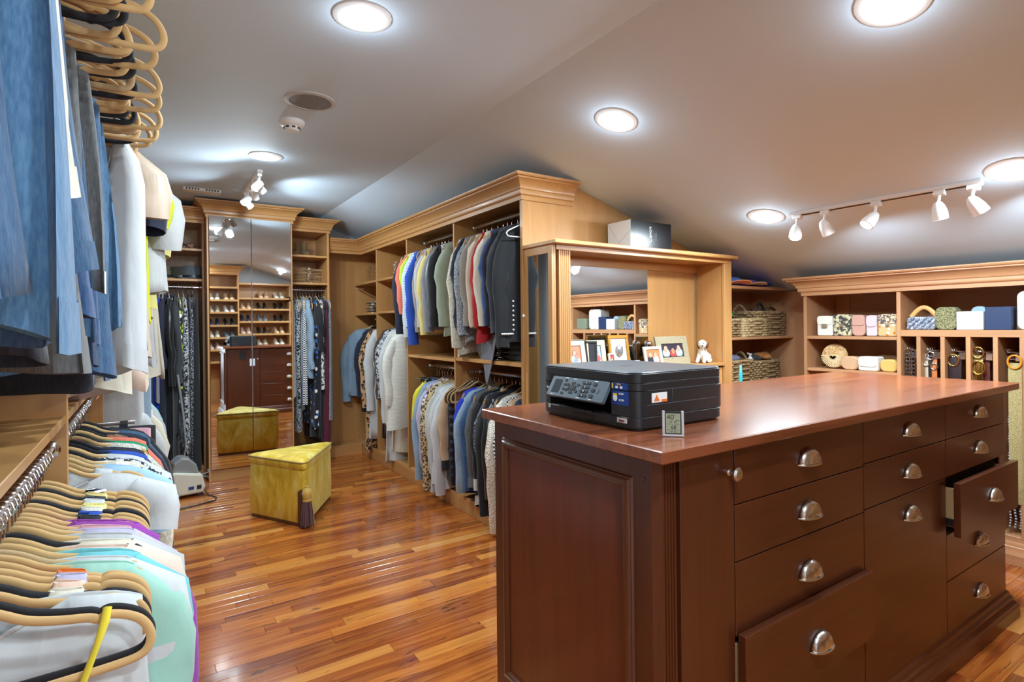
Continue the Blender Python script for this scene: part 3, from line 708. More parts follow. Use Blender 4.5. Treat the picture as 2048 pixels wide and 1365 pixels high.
def sleeve_mb(side, hw, Ls, r0=.058, r1=.04, seed=0, slope=.27, bow=.02, fwd=0, flat=.62):
    r = random.Random(seed * 3 + side + 5); n = 9 if Ls > .3 else 5; pts = []; rad = []
    zt = shz(hw, slope) - .008
    for i in range(n):
        t = i / (n - 1)
        x = hw - .035 + (.045 + bow) * min(1, t * 3.2) ** .8 - bow * max(0, t - .4) + r.uniform(-.004, .004)
        z = zt - .012 - (r0 * .5) * (t > 0) - Ls * t ** 1.08; y = fwd * t + .012 * math.sin(3 * t + r.random() * 3)
        pts.append((side * x, y, z)); rr = (r0 + (r1 - r0) * t) * (.55 if i == 0 else 1) * (1 + r.uniform(-.10, .10)); rad.append((rr, rr * flat * (1 + r.uniform(-.15, .15))))
    mb = MB(); mb.tube(pts, rad, 12, up=(0, 1, 0), caps=False)
    return mb
def legs_mb(L, w, d, cx, seed, sl=0, taper=.0, fold=True, wav=1.0):
    """trousers folded over a hanger bar: one flat hanging loop, hem end slightly open"""
    r = random.Random(seed); p = [r.random() * 6.28 for _ in range(5)]; a2 = r.uniform(.5, 1)
    top = -.186 if fold else -.115
    def f(u, t):
        th = 2 * PI * u; c, s = math.cos(th), math.sin(th)
        W_ = w * (1 - taper * t) * (1 + .05 * math.sin(p[0] + 3 * t)); D = .006 + (d - .006) * min(1, t * 3.5) ** .7
        fold_ = .009 * a2 * wav * (math.sin(3 * th + p[1] + t) + .6 * math.sin(6 * th + p[2])) * (.2 + t)
        x = cx + W_ * math.copysign(abs(c) ** .55, c) + .4 * fold_ * c; y = D * math.copysign(abs(s) ** .6, s) + fold_
        z = top - L * t + sl * c * t * w - .010 * math.sin(2 * th + p[3]) * t
        return (x, y, z + (.006 * abs(s) if t == 0 else 0))
    mb = MB(); mb.grid(f, 26, 11, closeu=True); return mb
def strip(mb_src, n, rows, j0, j1, out=.0018):
    """a band lying over rows j0..j1 of a grid made by body_mb/legs_mb"""
    vs = mb_src.v; c = Vector((0, 0, 0)); m = MB(); sel = []
    for j in range(j0, j1 + 1):
        ring = [Vector(vs[j * n + i]) for i in range(n)]; cc = sum(ring, Vector()) / n
        sel += [p + Vector(((p.x - cc.x), (p.y - cc.y), 0)).normalized() * out for p in ring]
    k = j1 - j0 + 1
    return m.add(sel, [(a * n + i, a * n + (i + 1) % n, (a + 1) * n + (i + 1) % n, (a + 1) * n + i) for a in range(k - 1) for i in range(n)])
GSEED = [100]
CATS = {'top': 'shirt', 'tank': 'top', 'long': 'sweater', 'shirt': 'shirt', 'jacket': 'jacket', 'dress': 'dress', 'pants': 'trousers', 'skirt': 'skirt', 'vest': 'vest', 'coat': 'coat', 'cami': 'top', 'straight': 'trousers', 'shorts': 'shorts'}
def garment(kind, mat, loc, rz, name, label, group, L=None, hw=.205, d=.03, Ls=None, cx=0, mat2=None, flare=None, wav=1.0, point=0, sl=0, neckdrop=None, w=None, bow=.02):
    GSEED[0] += 1; sd = GSEED[0]
    D = dict(top=(.60, .17), tank=(.58, 0), cami=(.55, 0), long=(.60, .52), shirt=(.66, .54), jacket=(.64, .54), dress=(1.05, 0), vest=(.6, 0), coat=(.95, .56)).get(kind, (.6, 0))
    L = L or D[0]; Ls = D[1] if Ls is None else Ls
    if kind in ('pants', 'straight', 'skirt', 'shorts'):
        w = w or {'pants': .13, 'straight': .10, 'skirt': .16, 'shorts': .17}[kind]
        mb = legs_mb(L, w, d, cx, sd, sl, {'pants': -.25, 'straight': -.1, 'skirt': -.35 if flare is None else -flare, 'shorts': -.2}[kind], kind == 'pants', wav)
        o = mb.build(name, mat, None, smooth=60); o.location = loc; o.rotation_euler = (0, 0, rz)
        s = strip(mb, 26, 11, 9, 10) if kind != 'skirt' else strip(mb, 26, 11, 0, 1)
        s.build('cuff' if kind != 'skirt' else 'waistband', mat2 or mat, o, smooth=60, local=True)
        if kind == 'pants' and name == 'jeans':
            for q in (7, 19): MB().tube([(mb.v[j * 26 + q][0], mb.v[j * 26 + q][1] + (.001 if mb.v[j * 26 + q][1] > 0 else -.001), mb.v[j * 26 + q][2]) for j in range(11)], .0022, 5).build('seam', mat, o, smooth=60, local=True)
            q = 15 + R.randint(0, 4); v = mb.v[9 * 26 + q]
            MB().tube([(mb.v[j * 26 + q][0], mb.v[j * 26 + q][1] - .001, mb.v[j * 26 + q][2]) for j in range(1, 10)], .0014, 5).build('seam', F['wdenim'] if R.random() < .3 else mat, o, smooth=60, local=True)
        md = o.modifiers.new('cloth', 'SOLIDIFY'); md.thickness = .0022
    else:
        fl = .05 if flare is None else flare; nk = .085; dp = neckdrop if neckdrop is not None else {'tank': .13, 'cami': .16, 'jacket': .16, 'coat': .16, 'shirt': .05}.get(kind, .06)
        mb = body_mb(hw, L, d, nk, dp, fl, sd, kind in ('tank', 'cami'), wav=wav, point=point, cx=cx)
        o = mb.build(name, mat, None, smooth=60); o.location = loc; o.rotation_euler = (0, 0, rz)
        strip(mb, 30, 12, 10, 11, .0022).build('hem', mat2 or mat, o, smooth=60, local=True)
        if Ls:
            for s_ in (-1, 1):
                sb = sleeve_mb(s_, hw, Ls, .07 if Ls < .3 else .056, .062 if Ls < .3 else .038, sd, bow=bow)
                so = sb.build('sleeve', mat, o, smooth=60, local=True)
                if Ls > .3:
                    rows = len(sb.v) // 12; strip(sb, 12, rows, rows - 2, rows - 1, .0025).build('cuff', mat2 or mat, so, smooth=60, local=True)
        if kind in ('shirt', 'jacket', 'coat'):
            pts = [(-.055, -.028, -.15), (-.052, -.020, -.10), (-.04, -.004, -.082), (-.02, .012, -.076), (0, .016, -.074), (.02, .012, -.076), (.04, -.004, -.082), (.052, -.020, -.10), (.055, -.028, -.15)]
            MB().tube(pts, [(.003, .010), (.004, .016), (.005, .018), (.005, .018), (.005, .018), (.005, .018), (.005, .018), (.004, .016), (.003, .010)], 8, up=(0, 1, 0)).build('collar', mat2 or mat, o, smooth=60, local=True)
            MB().cbox((.004, -d - .006, -.30 - L * .2), (.022, .004, L * .62)).build('placket', mat2 or mat, o, local=True, bevel=.001)
        else:
            rim = [(mb.v[i][0], mb.v[i][1], mb.v[i][2]) for i in range(30) if abs(mb.v[i][0] - cx) < nk + .02]
            if len(rim) > 4:
                fr = sorted([p for p in rim if p[1] < 0.002], key=lambda p: p[0])
                if len(fr) > 2: MB().tube(fr, .0035, 6, up=(0, 1, 0)).build('neckline', mat2 or mat, o, smooth=60, local=True)
        md = o.modifiers.new('cloth', 'SOLIDIFY'); md.thickness = .0018
    tag(o, label, CATS[kind], group)
    return o

# fabrics (colour of the cloth itself)
def sol(k, r, g, b, pat=None, c2=(235, 235, 235), **kw): return cloth(k, srgb(r, g, b), pat, srgb(*c2), **kw)
F = {
 'chambray': sol('chambray', 128, 154, 178, 'denim', (164, 186, 204)),
 'white': sol('white', 203, 206, 207), 'cream': sol('cream', 220, 212, 192), 'ivory': sol('ivory', 222, 216, 200, 'rib'), 'black': sol('black', 26, 27, 31), 'navy': sol('navy', 28, 34, 56),
 'charcoal': sol('charcoal', 52, 55, 62), 'grey': sol('grey', 138, 140, 144), 'lgrey': sol('lgrey', 186, 188, 190), 'taupe': sol('taupe', 150, 140, 132), 'sage': sol('sage', 160, 170, 150), 'tanc': sol('tanc', 196, 164, 128), 'beige': sol('beige', 214, 196, 172), 'blush': sol('blush', 226, 200, 184), 'champagne': sol('champagne', 206, 186, 166, rough=.45),
 'mint': sol('mint', 158, 204, 188), 'aqua': sol('aqua', 112, 192, 200), 'lilac': sol('lilac', 188, 182, 208), 'purple': sol('purple', 156, 62, 168, 'knit', scale=2), 'pink': sol('pink', 212, 160, 170), 'peach': sol('peach', 232, 196, 176), 'orange': sol('orange', 226, 110, 28), 'coral': sol('coral', 232, 122, 100, 'rib'), 'lime': sol('lime', 190, 212, 66), 'limeb': sol('limeb', 214, 220, 20), 'yellow': sol('yellow', 238, 218, 60), 'ltyellow': sol('ltyellow', 236, 226, 140, 'rib'), 'butter': sol('butter', 226, 206, 132),
 'red': sol('red', 178, 24, 32), 'maroon': sol('maroon', 92, 20, 44), 'magenta': sol('magenta', 170, 20, 76), 'royal': sol('royal', 28, 60, 200), 'cobalt': sol('cobalt', 30, 76, 176), 'blue': sol('blue', 52, 84, 140), 'sky': sol('sky', 160, 196, 226), 'teal': sol('teal', 30, 120, 110), 'green': sol('green', 22, 140, 96), 'brown': sol('brown', 128, 90, 50), 'chocolate': sol('chocolate', 78, 58, 48),
 'denim': sol('denim', 40, 74, 110, 'denim', (78, 114, 148)), 'ldenim': sol('ldenim', 64, 104, 142, 'denim', (108, 146, 176)), 'mdenim': sol('mdenim', 30, 64, 110, 'denim', (68, 106, 148)), 'ddenim': sol('ddenim', 26, 40, 66, 'denim', (60, 84, 120)), 'gdenim': sol('gdenim', 82, 84, 86, 'denim', (120, 122, 122)), 'bdenim': sol('bdenim', 24, 28, 40, 'denim', (50, 58, 76)), 'wdenim': sol('wdenim', 222, 214, 196, 'denim', (240, 236, 224)),
 'nstripe': sol('nstripe', 240, 240, 240, 'stripe', (24, 30, 60), scale=1.6), 'bstripe': sol('bstripe', 238, 240, 244, 'stripe', (70, 130, 200), scale=1.4), 'gstripe': sol('gstripe', 150, 160, 175, 'vstripe', (40, 44, 54), scale=1), 'leopard': sol('leopard', 196, 152, 104, 'leopard', (30, 22, 18)), 'leopards': sol('leopards', 206, 176, 130, 'leopard', (34, 26, 20), scale=2.2), 'houndstooth': sol('houndstooth', 235, 235, 235, 'check', (24, 26, 32), scale=2), 'gingham': sol('gingham', 230, 230, 230, 'check', (30, 32, 38), scale=2.2),
 'floral': sol('floral', 18, 24, 40, 'floral', (60, 130, 230)), 'floralg': sol('floralg', 22, 26, 30, 'floral', (190, 220, 40)), 'bwprint': sol('bwprint', 226, 228, 230, 'print', (24, 26, 32)), 'darkprint': sol('darkprint', 22, 24, 32, 'print', (200, 204, 210), scale=1.4), 'tweed': sol('tweed', 190, 196, 200, 'tweed', (60, 64, 74)), 'tweedw': sol('tweedw', 226, 222, 210, 'tweed', (170, 168, 158)), 'quilt': sol('quilt', 24, 30, 44, 'quilt', rough=.5), 'leather': sol('leather', 24, 26, 30, rough=.32), 'fur': sol('fur', 226, 222, 206, 'tweed', (190, 184, 164), scale=.4), 'knitw': sol('knitw', 226, 226, 218, 'knit', scale=.8), 'knitg': sol('knitg', 190, 192, 184, 'knit'), 'sequin': sol('sequin', 30, 32, 40, 'sequin', (170, 176, 190), rough=.3), 'lace': sol('lace', 226, 220, 206, 'print', (200, 190, 170), scale=2), 'silver': sol('silver', 110, 112, 122, rough=.35), 'colorful': sol('colorful', 236, 230, 220, 'floral', (216, 120, 60)), 'sequinw': sol('sequinw', 214, 206, 190, 'sequin', (250, 248, 240), rough=.3),
}
GR = {}
def rack(rows, start, step, axis, x, z, rail, grp, rz0=0, mid=0, flip=1, auto_hanger=True):
    """rows: (kind, fabric, desc, object name, hanger, opts)"""
    p = start
    for i, r in enumerate(rows):
        kind, fab, desc, nm, hg = r[:5]; o = dict(r[5]) if len(r) > 5 else {}
        p += o.pop('gap', 0); dx = o.pop('dx', 0); dz = o.pop('dz', 0); rz = rz0 + o.pop('rz', R.uniform(-.07, .07))
        loc = (x + dx, p, z + dz) if axis == 'y' else (p, x + dx, z + dz)
        label = f"{desc} {rail}"
        if kind: garment(kind, F[fab], loc, rz, nm, label, grp, mat2=F[o.pop('fab2')] if 'fab2' in o else None, **o)
        if hg:
            hn = HN.get(hg, 'chrome clip')
            if kind: hl = f"{hn} hanger under the {desc}"
            else: hl = f"{desc} {rail}"
            ws = hl.split(); 
            if len(ws) > 16: hl = ' '.join(ws[:16])
            hanger(hg, loc, rz, hl, 'hangers ' + rail)
        p += step * R.uniform(.72, 1.28)
    return p

# ---- centre upper rail, near bay then far bay (near to far)
UC = 'on the high centre rail'
G1 = 'clothes on the high centre rail'
rows = [
 ('jacket', 'black', 'black blazer with a pearl-trimmed cuff', 'blazer', 'black', dict(L=.72, d=.045, dx=.0, rz=.06, hw=.225, Ls=.62)),
 ('jacket', 'charcoal', 'charcoal suit jacket with long plain sleeves', 'suit_jacket', 'black', dict(L=.66, d=.045, gap=.02, rz=.12, hw=.225)),
 ('long', 'navy', 'dark navy crew sweater between charcoal and blue', 'sweater', 'black', dict(d=.035)),
 ('long', 'blue', 'mid blue long-sleeved cardigan', 'cardigan', 'tan', dict(d=.035)),
 ('long', 'cream', 'off-white cardigan beside the blue one', 'cardigan', 'tan', dict(d=.032)),
 ('long', 'red', 'bright red sweater', 'sweater', 'tan', dict(L=.70, d=.03)),
 ('long', 'beige', 'pale stone sweater next to the red sweater', 'sweater', 'tan', dict(L=.64)),
 ('long', 'taupe', 'taupe grey cardigan with a soft drape', 'cardigan', 'tan', {}),
 ('long', 'tweed', 'black and white tweed cardigan', 'cardigan', 'tan', dict(L=.72, Ls=.58)),
 ('long', 'navy', 'thin navy pullover', 'pullover', 'black', {}),
 ('coat', 'fur', 'cream faux fur coat', 'coat', 'wooden', dict(L=.80, d=.045, Ls=.66)),
]
pe = rack(rows, 2.685, .062, 'y', 1.93, 1.935, UC, G1)
rows = [
 ('long', 'sage', 'sage knit sweater beside the dividing panel', 'sweater', 'tan', dict(L=.66)),
 ('vest', 'darkprint', 'black ruffled sleeveless blouse', 'blouse', 'black', dict(L=.56)),
 ('long', 'black', 'black sparkly evening top', 'evening_top', 'black', {}),
 ('long', 'silver', 'sheer smoky grey blouse', 'blouse', 'wooden', {}),
 ('long', 'grey', 'heather grey knitted cardigan', 'cardigan', 'tan', dict(L=.62, Ls=.56)),
 ('long', 'butter', 'butter yellow cardigan', 'cardigan', 'tan', dict(L=.64, Ls=.58)),
 ('long', 'lgrey', 'light silver-grey sweater', 'sweater', 'tan', {}),
 ('long', 'taupe', 'warm taupe tunic', 'tunic', 'tan', dict(L=.64, Ls=.56)),
 ('tank', 'lace', 'ivory lace shell with flutter shoulders', 'blouse', 'tan', dict(L=.62)),
 ('long', 'cobalt', 'cobalt blue long blouse', 'blouse', 'white', dict(L=.60, Ls=.66)),
 ('long', 'bstripe', 'white shirt with fine blue stripes', 'striped_shirt', 'white', {}),
 ('long', 'white', 'plain white long-sleeved blouse', 'blouse', 'white', dict(L=.66, Ls=.60)),
 ('long', 'lime', 'lime green sweater', 'sweater', 'tan', dict(L=.5, Ls=.3)),
 ('top', 'coral', 'pleated coral pink blouse', 'blouse', 'tan', dict(L=.5, Ls=.42)),
 ('jacket', 'navy', 'navy lace-hem jacket at the far end', 'jacket', 'tan', dict(L=.66, Ls=.58)),
]
pe2 = rack(rows, 3.455, .0535, 'y', 1.93, 1.935, UC, G1)
# pearls on the black blazer
bz = [o for o in C.objects if o.name.startswith('blazer')][0]
PE = MB().ball((0, 0, 0), .0065, 8, 5).mesh('pearl', plain('pearl', srgb(236, 238, 236), .25), 60)
sl = [c for c in bz.children if c.name.startswith('sleeve')][0]
for k in range(7): link('pearl', PE, bz, (-.268 + .012 * k, -.034 - .002 * (3 - abs(k - 3)), -.735))
for k in range(7): link('pearl', PE, bz, (-.192, -.036, -.55 - .027 * k))
hanger('white', (1.895, 2.618, 1.935), .0, 'empty white plastic hanger hooked over the black blazer', 'hangers on the high centre rail')
# grey silk scarf hanging in a point under the near bay
sc = MB().grid(lambda u, v: (1.74 + .05 * math.sin(5 * u + 2 * v) * .35 + .10 * u, 2.80 + (.52 * u) * (1 - v * .86) + .16 * v + .012 * math.sin(14 * u), 1.24 - .02 * math.sin(9 * u) - .36 * v), 18, 12)
o = sc.build('scarf', F['silver'], None, smooth=60); tag(o, 'shimmery grey scarf hanging to a point below the red sweater', 'scarf')
o.modifiers.new('c', 'SOLIDIFY').thickness = .003

# ---- centre lower rail
LC = 'on the low centre rail'
G2 = 'clothes on the low centre rail'
rows = [
 ('jacket', 'ddenim', 'dark navy wool coat beside the end stile', 'coat', 'black', dict(L=.66, rz=.0)),
 ('jacket', 'tanc', 'camel dress coat with a wide cuff', 'coat', 'wooden', dict(L=.72, Ls=.62, hw=.225, d=.04)),
 ('jacket', 'houndstooth', 'houndstooth jacket with black and white checks', 'jacket', 'tan', dict(L=.64, hw=.215)),
 ('coat', 'sequinw', 'long ivory coat with lacy beaded sleeves', 'coat', 'wooden', dict(L=.80, Ls=.70, hw=.235, d=.045)),
 ('jacket', 'charcoal', 'slate grey jacket on an exposed tan hanger', 'jacket', 'dusty', dict(L=.68, hw=.20)),
 ('jacket', 'leather', 'glossy black leather jacket', 'jacket', 'black', dict(L=.66, hw=.215, d=.04)),
 ('jacket', 'black', 'long black wool jacket', 'jacket', 'black', dict(L=.74, hw=.215, d=.04, Ls=.66)),
 ('jacket', 'sequin', 'black textured jacket flecked with grey', 'jacket', 'wooden', dict(L=.70)),
 ('jacket', 'black', 'plain black zip jacket with white lining showing', 'jacket', 'black', dict(L=.74, fab2='white')),
 ('jacket', 'gdenim', 'faded grey denim jacket', 'jacket', 'tan', dict(L=.64)),
 ('jacket', 'mdenim', 'mid blue denim jacket', 'jacket', 'tan', dict(L=.62, hw=.22, d=.04)),
 ('jacket', 'chambray', 'pale blue denim jacket with a turned cuff', 'jacket', 'tan', dict(L=.60, hw=.235, d=.045, Ls=.56)),
 ('long', 'royal', 'royal blue long top behind the pale denim jacket', 'top', 'tan', dict(L=.72)),
]
pn = rack(rows, 2.665, .0555, 'y', 1.97, .925, LC, G2)
for k in range(5): hanger(['tan', 'black'][k % 2], (1.90 - .01 * k, 3.385 + .016 * k - .06, .925), .05 * k, ['empty tan hanger above the royal blue top', 'empty black hanger above the royal blue top', 'second empty tan hanger above the royal blue top', 'second empty black hanger above the royal blue top', 'empty tan hanger nearest the centre dividing panel'][k] + ' ' + 'low down', 'hangers ' + LC)
rows = [
 ('vest', 'quilt', 'quilted navy puffer vest', 'puffer_vest', 'black', dict(L=.68, d=.05, hw=.225)),
 ('jacket', 'tanc', 'tan flared jacket with a black hem', 'jacket', 'tan', dict(L=.55, fab2='black', Ls=.5)),
 ('jacket', 'white', 'thick white hooded jacket with long sleeves', 'jacket', 'tan', dict(L=.72, hw=.23, d=.05, Ls=.66)),
 ('shirt', 'white', 'white cotton jacket with a buttoned placket', 'jacket', 'tan', dict(L=.66, hw=.22, d=.04, Ls=.60)),
 ('shirt', 'lgrey', 'washed grey utility jacket', 'jacket', 'tan', dict(L=.72, hw=.225, d=.045, Ls=.66)),
 ('shirt', 'knitg', 'pale olive grey soft jacket', 'jacket', 'tan', dict(L=.68, hw=.22)),
 ('jacket', 'leopards', 'small-spotted leopard jacket', 'jacket', 'dusty', dict(L=.74, hw=.225, d=.04, Ls=.68)),
 ('shirt', 'bwprint', 'black and white marbled blouse', 'blouse', 'tan', dict(L=.64)),
 ('shirt', 'lilac', 'pale lilac striped shirt', 'shirt', 'tan', dict(L=.66, hw=.21)),
 ('shirt', 'chambray', 'pale chambray shirt', 'shirt', 'tan', dict(L=.70, hw=.22, Ls=.64)),
 ('cami', 'royal', 'bright blue satin top', 'top', 'clip', dict(L=.36)),
 ('cami', 'aqua', 'shiny turquoise swim top', 'top', 'clip', dict(L=.30)),
 ('cami', 'yellow', 'bright yellow sports top', 'top', 'clip', dict(L=.34, hw=.22, fab2='green')),
 ('cami', 'teal', 'teal and white sports top behind the yellow one', 'top', 'clip', dict(L=.42)),
]
rack(rows, 3.455, .0535, 'y', 1.955, .925, LC, G2)
# ---- far centre bays, rail at 1.325
FC = 'in the far corner bay'
G3 = 'long clothes in the far corner bay'
rows = [
 ('coat', 'knitw', 'chunky white batwing cardigan', 'cardigan', 'black', dict(L=.82, hw=.26, d=.05, Ls=.50, dx=-.07, flare=.12, rz=0)),
 ('long', 'colorful', 'ivory blouse with colourful embroidery', 'blouse', 'tan', dict(L=.74, hw=.23, Ls=.60)),
 ('long', 'cream', 'cream knit tunic', 'tunic', 'tan', dict(L=1.05, hw=.235, Ls=.70, dx=-.03)),
 ('long', 'white', 'long white duster with a lettered hem', 'duster', 'tan', dict(L=1.16, hw=.23, Ls=.70, dx=-.05)),
 ('long', 'navy', 'navy tunic with white piping', 'tunic', 'tan', dict(L=.80, hw=.23, fab2='white')),
 ('long', 'knitg', 'pale grey marl sweater', 'sweater', 'tan', dict(L=.70, hw=.23)),
 ('long', 'darkprint', 'black blouse with a white letter print', 'blouse', 'black', dict(L=.78, hw=.225)),
 ('coat', 'chocolate', 'brown belted wrap', 'wrap', 'black', dict(L=1.02, hw=.21)),
]
rack(rows, 4.335, .078, 'y', 2.0, 1.325, FC, G3)
rows = [
 ('long', 'white', 'soft white cardigan beside the leopard coat', 'cardigan', 'tan', dict(L=1.05, hw=.22, Ls=.66, dx=-.02)),
 ('coat', 'leopard', 'long leopard-print coat with large spots', 'coat', 'black', dict(L=1.16, hw=.225, d=.045, Ls=.64, dx=-.02)),
 ('coat', 'navy', 'dark navy coat behind the leopard one', 'coat', 'black', dict(L=.80, hw=.23, d=.035)),
 ('jacket', 'chambray', 'pale blue shirt jacket with puffed shoulders', 'jacket', 'tan', dict(L=.70, hw=.26, d=.055, Ls=.60, dx=-.05, rz=-.3)),
]
rack(rows, 5.02, .135, 'y', 1.98, 1.325, FC, G3)

# ---- wardrobe between mirror and corner (rail along x)
RW = 'in the narrow wardrobe'
G4 = 'dresses in the narrow wardrobe'
rows = [
 ('dress', 'white', 'white long dress edge by the mirror', 'dress', 'tan', dict(L=.90)),
 ('dress', 'darkprint', 'black dress with tiny white print', 'dress', 'tan', dict(L=1.20)),
 ('dress', 'gstripe', 'navy dress with fine white stripes', 'dress', 'tan', dict(L=1.0)),
 ('dress', 'gingham', 'black and white gingham dress', 'dress', 'tan', dict(L=.95)),
 ('coat', 'chambray', 'pale chambray dress with long sleeves', 'dress', 'tan', dict(L=.72)),
 ('dress', 'charcoal', 'plain charcoal dress', 'dress', 'tan', dict(L=.70)),
 ('dress', 'floral', 'black and ivory floral dress', 'dress', 'tan', dict(L=1.18)),
 ('coat', 'black', 'black dress with elbow sleeves', 'dress', 'black', dict(L=1.3, Ls=.4)),
 ('dress', 'bwprint', 'white dress with smoky grey blotches', 'dress', 'tan', dict(L=.86, d=.04)),
 ('dress', 'bdenim', 'ink blue evening gown', 'gown', 'black', dict(L=1.35)),
 ('dress', 'maroon', 'dark plum gown', 'gown', 'black', dict(L=1.38)),
 ('dress', 'tweed', 'grey patterned dress by the side panel', 'dress', 'tan', dict(L=1.15)),
]
rack(rows, 1.105, .0275, 'x', 5.43, 1.60, RW, G4, rz0=PI / 2)
LW = 'in the wardrobe of hats'
G5 = 'dresses in the wardrobe of hats'
rows = [
 ('dress', 'black', 'black knit dress', 'dress', 'tan', dict(L=1.0)),
 ('dress', 'charcoal', 'dark grey wool dress', 'dress', 'tan', dict(L=1.2)),
 ('dress', 'grey', 'mid grey shift dress', 'dress', 'tan', dict(L=.85)),
 ('dress', 'royal', 'vivid royal blue dress', 'dress', 'white', dict(L=1.18, d=.045)),
 ('coat', 'navy', 'midnight navy coat dress', 'dress', 'white', dict(L=1.28, Ls=.5)),
 ('coat', 'leather', 'long black leather trench coat', 'trench_coat', 'white', dict(L=1.32, Ls=.62, d=.05, hw=.22)),
 ('coat', 'charcoal', 'long charcoal satin coat', 'coat', 'black', dict(L=1.1, Ls=.62, d=.04)),
 ('dress', 'floralg', 'black dress with lime and blue flowers', 'dress', 'tan', dict(L=.9, d=.04)),
 ('dress', 'darkprint', 'black lace gown with white flecks', 'gown', 'tan', dict(L=1.3, d=.035)),
 ('dress', 'sequin', 'black sequinned gown', 'gown', 'black', dict(L=1.42)),
 ('dress', 'black', 'plain black gown beside the mirror door', 'gown', 'black', dict(L=1.45)),
]
rack(rows, .0, .036, 'x', 5.41, 1.60, LW, G5, rz0=PI / 2)

# ---- left upper rail: folded jeans then blouses
LU = 'on the high rail by the camera'
G6 = 'clothes on the high rail by the camera'
J = [('denim', 'washed blue jeans'), ('ldenim', 'pale blue jeans'), ('mdenim', 'raw-hem blue jeans'), ('wdenim', 'ecru jeans'), ('bdenim', 'near-black jeans'), ('ddenim', 'indigo jeans'), ('denim', 'soft blue jeans'), ('gdenim', 'grey jeans'), ('mdenim', 'bright blue jeans'), ('ldenim', 'light wash jeans'), ('gdenim', 'faded charcoal jeans'), ('denim', 'stonewashed jeans'), ('gdenim', 'ash grey cuffed jeans'), ('ddenim', 'dark rinse jeans'), ('mdenim', 'cobalt wash jeans'), ('denim', 'classic blue jeans'), ('bdenim', 'ink black jeans'), ('ldenim', 'sky wash jeans'), ('mdenim', 'royal wash jeans'), ('ddenim', 'navy stitched jeans')]
y = .70
hk = ['tan', 'tan', 'black', 'tan', 'dusty', 'black', 'tan', 'tan', 'black']
for i, (fab, desc) in enumerate(J):
    L_ = [.50, .54, .55, .40, .58, .52, .48, .60, .52, .62, .54, .56, .46, .62, .58, .64, .70, .56, .66, .62][i]; cx = [.01, .03, .0, .03, -.02, .0, .03, .01, .02, .0, .02, .01, .03, .01, .02, .03, .0, .03, .02, .03][i]
    rz = R.uniform(-.10, .10)
    garment('pants', F[fab], (-.255, y, 1.985), rz, 'jeans', f'{desc} folded over a hanger {LU}', G6, L=L_, cx=cx, d=.022, w=R.uniform(.118, .135), wav=2.2, mat2=F['wdenim'] if i == 12 else None, sl=R.uniform(-.25, .25))
    hanger(hk[i % 9], (-.255 + R.uniform(0, .03), y, 1.985), rz, f'{HN[hk[i % 9]]} hanger carrying the {desc}', 'hangers ' + LU)
    y += .0635
ORD = 'first second third fourth fifth sixth seventh eighth ninth tenth eleventh twelfth thirteenth fourteenth fifteenth sixteenth seventeenth'.split()
for i in range(17):
    c = ['black', 'tan', 'dusty', 'tan'][i % 4]
    hanger(c, (-.235 + .045 * (i % 2) + R.uniform(-.02, .02), .96 + .064 * i, 1.985), R.uniform(-.14, .14), f'spare {HN[c]} hanger among the jeans, {ORD[i]} counting from the camera', 'hangers ' + LU)
rows = [
 ('tank', 'white', 'white ribbed tank top with wide straps', 'tank_top', 'tan', dict(L=.78, d=.032, dx=.06, cx=.045, hw=.15, flare=.03, rz=-.15, neckdrop=.26, wav=1.3)),
 ('cami', 'cream', 'cream camisole behind the white tank', 'camisole', 'tan', dict(L=.84, dx=.02, flare=.04, hw=.19)),
 ('tank', 'blush', 'blush silk top with a pointed hem', 'blouse', 'tan', dict(L=.86, d=.04, dx=.02, flare=.10, point=.14, fab2='beige')),
 ('top', 'champagne', 'champagne satin blouse', 'blouse', 'dusty', dict(L=.74, dx=.04)),
 ('shirt', 'navy', 'navy collared shirt', 'shirt', 'tan', dict(L=.70, dx=.03, Ls=.2)),
 ('top', 'limeb', 'neon lime top', 'top', 'tan', dict(L=.62, dx=.05)),
 ('top', 'white', 'white short-sleeved jacket', 'jacket', 'tan', dict(L=.50, d=.04, dx=.08, hw=.22, Ls=.22, rz=-.2)),
 ('top', 'charcoal', 'charcoal tee', 'tee', 'tan', dict(L=.5, dx=.04)),
 ('top', 'ltyellow', 'pale yellow tee', 'tee', 'tan', dict(L=.55, dx=.06, Ls=.24)),
 ('top', 'beige', 'stone beige blouse', 'blouse', 'dusty', dict(L=.62, dx=.06, Ls=.3)),
 ('long', 'white', 'white linen tunic', 'tunic', 'tan', dict(L=.82, dx=.05, Ls=.4, flare=.14)),
 ('long', 'cream', 'ivory wrap blouse', 'blouse', 'tan', dict(L=.88, dx=.06, flare=.2, Ls=.3)),
]
rack(rows, 2.02, .108, 'y', -.255, 1.985, LU, G6)
rows = [
 ('straight', 'white', 'white trousers hung full length', 'trousers', 'clip', dict(L=1.14, w=.11, cx=.12)),
 ('straight', 'lgrey', 'pale grey trousers hung full length', 'trousers', 'clip', dict(L=1.18, w=.11, cx=.10)),
 ('straight', 'beige', 'sand trousers hung full length', 'trousers', 'clip', dict(L=1.10, w=.11, cx=.10)),
 ('straight', 'chambray', 'faded denim trousers hung full length', 'trousers', 'clip', dict(L=1.2, w=.12, cx=.14)),
 ('straight', 'knitg', 'oatmeal trousers hung full length', 'trousers', 'clip', dict(L=1.16, w=.12, cx=.12)),
]
rack(rows, 3.45, .13, 'y', -.255, 1.985, LU, G6)

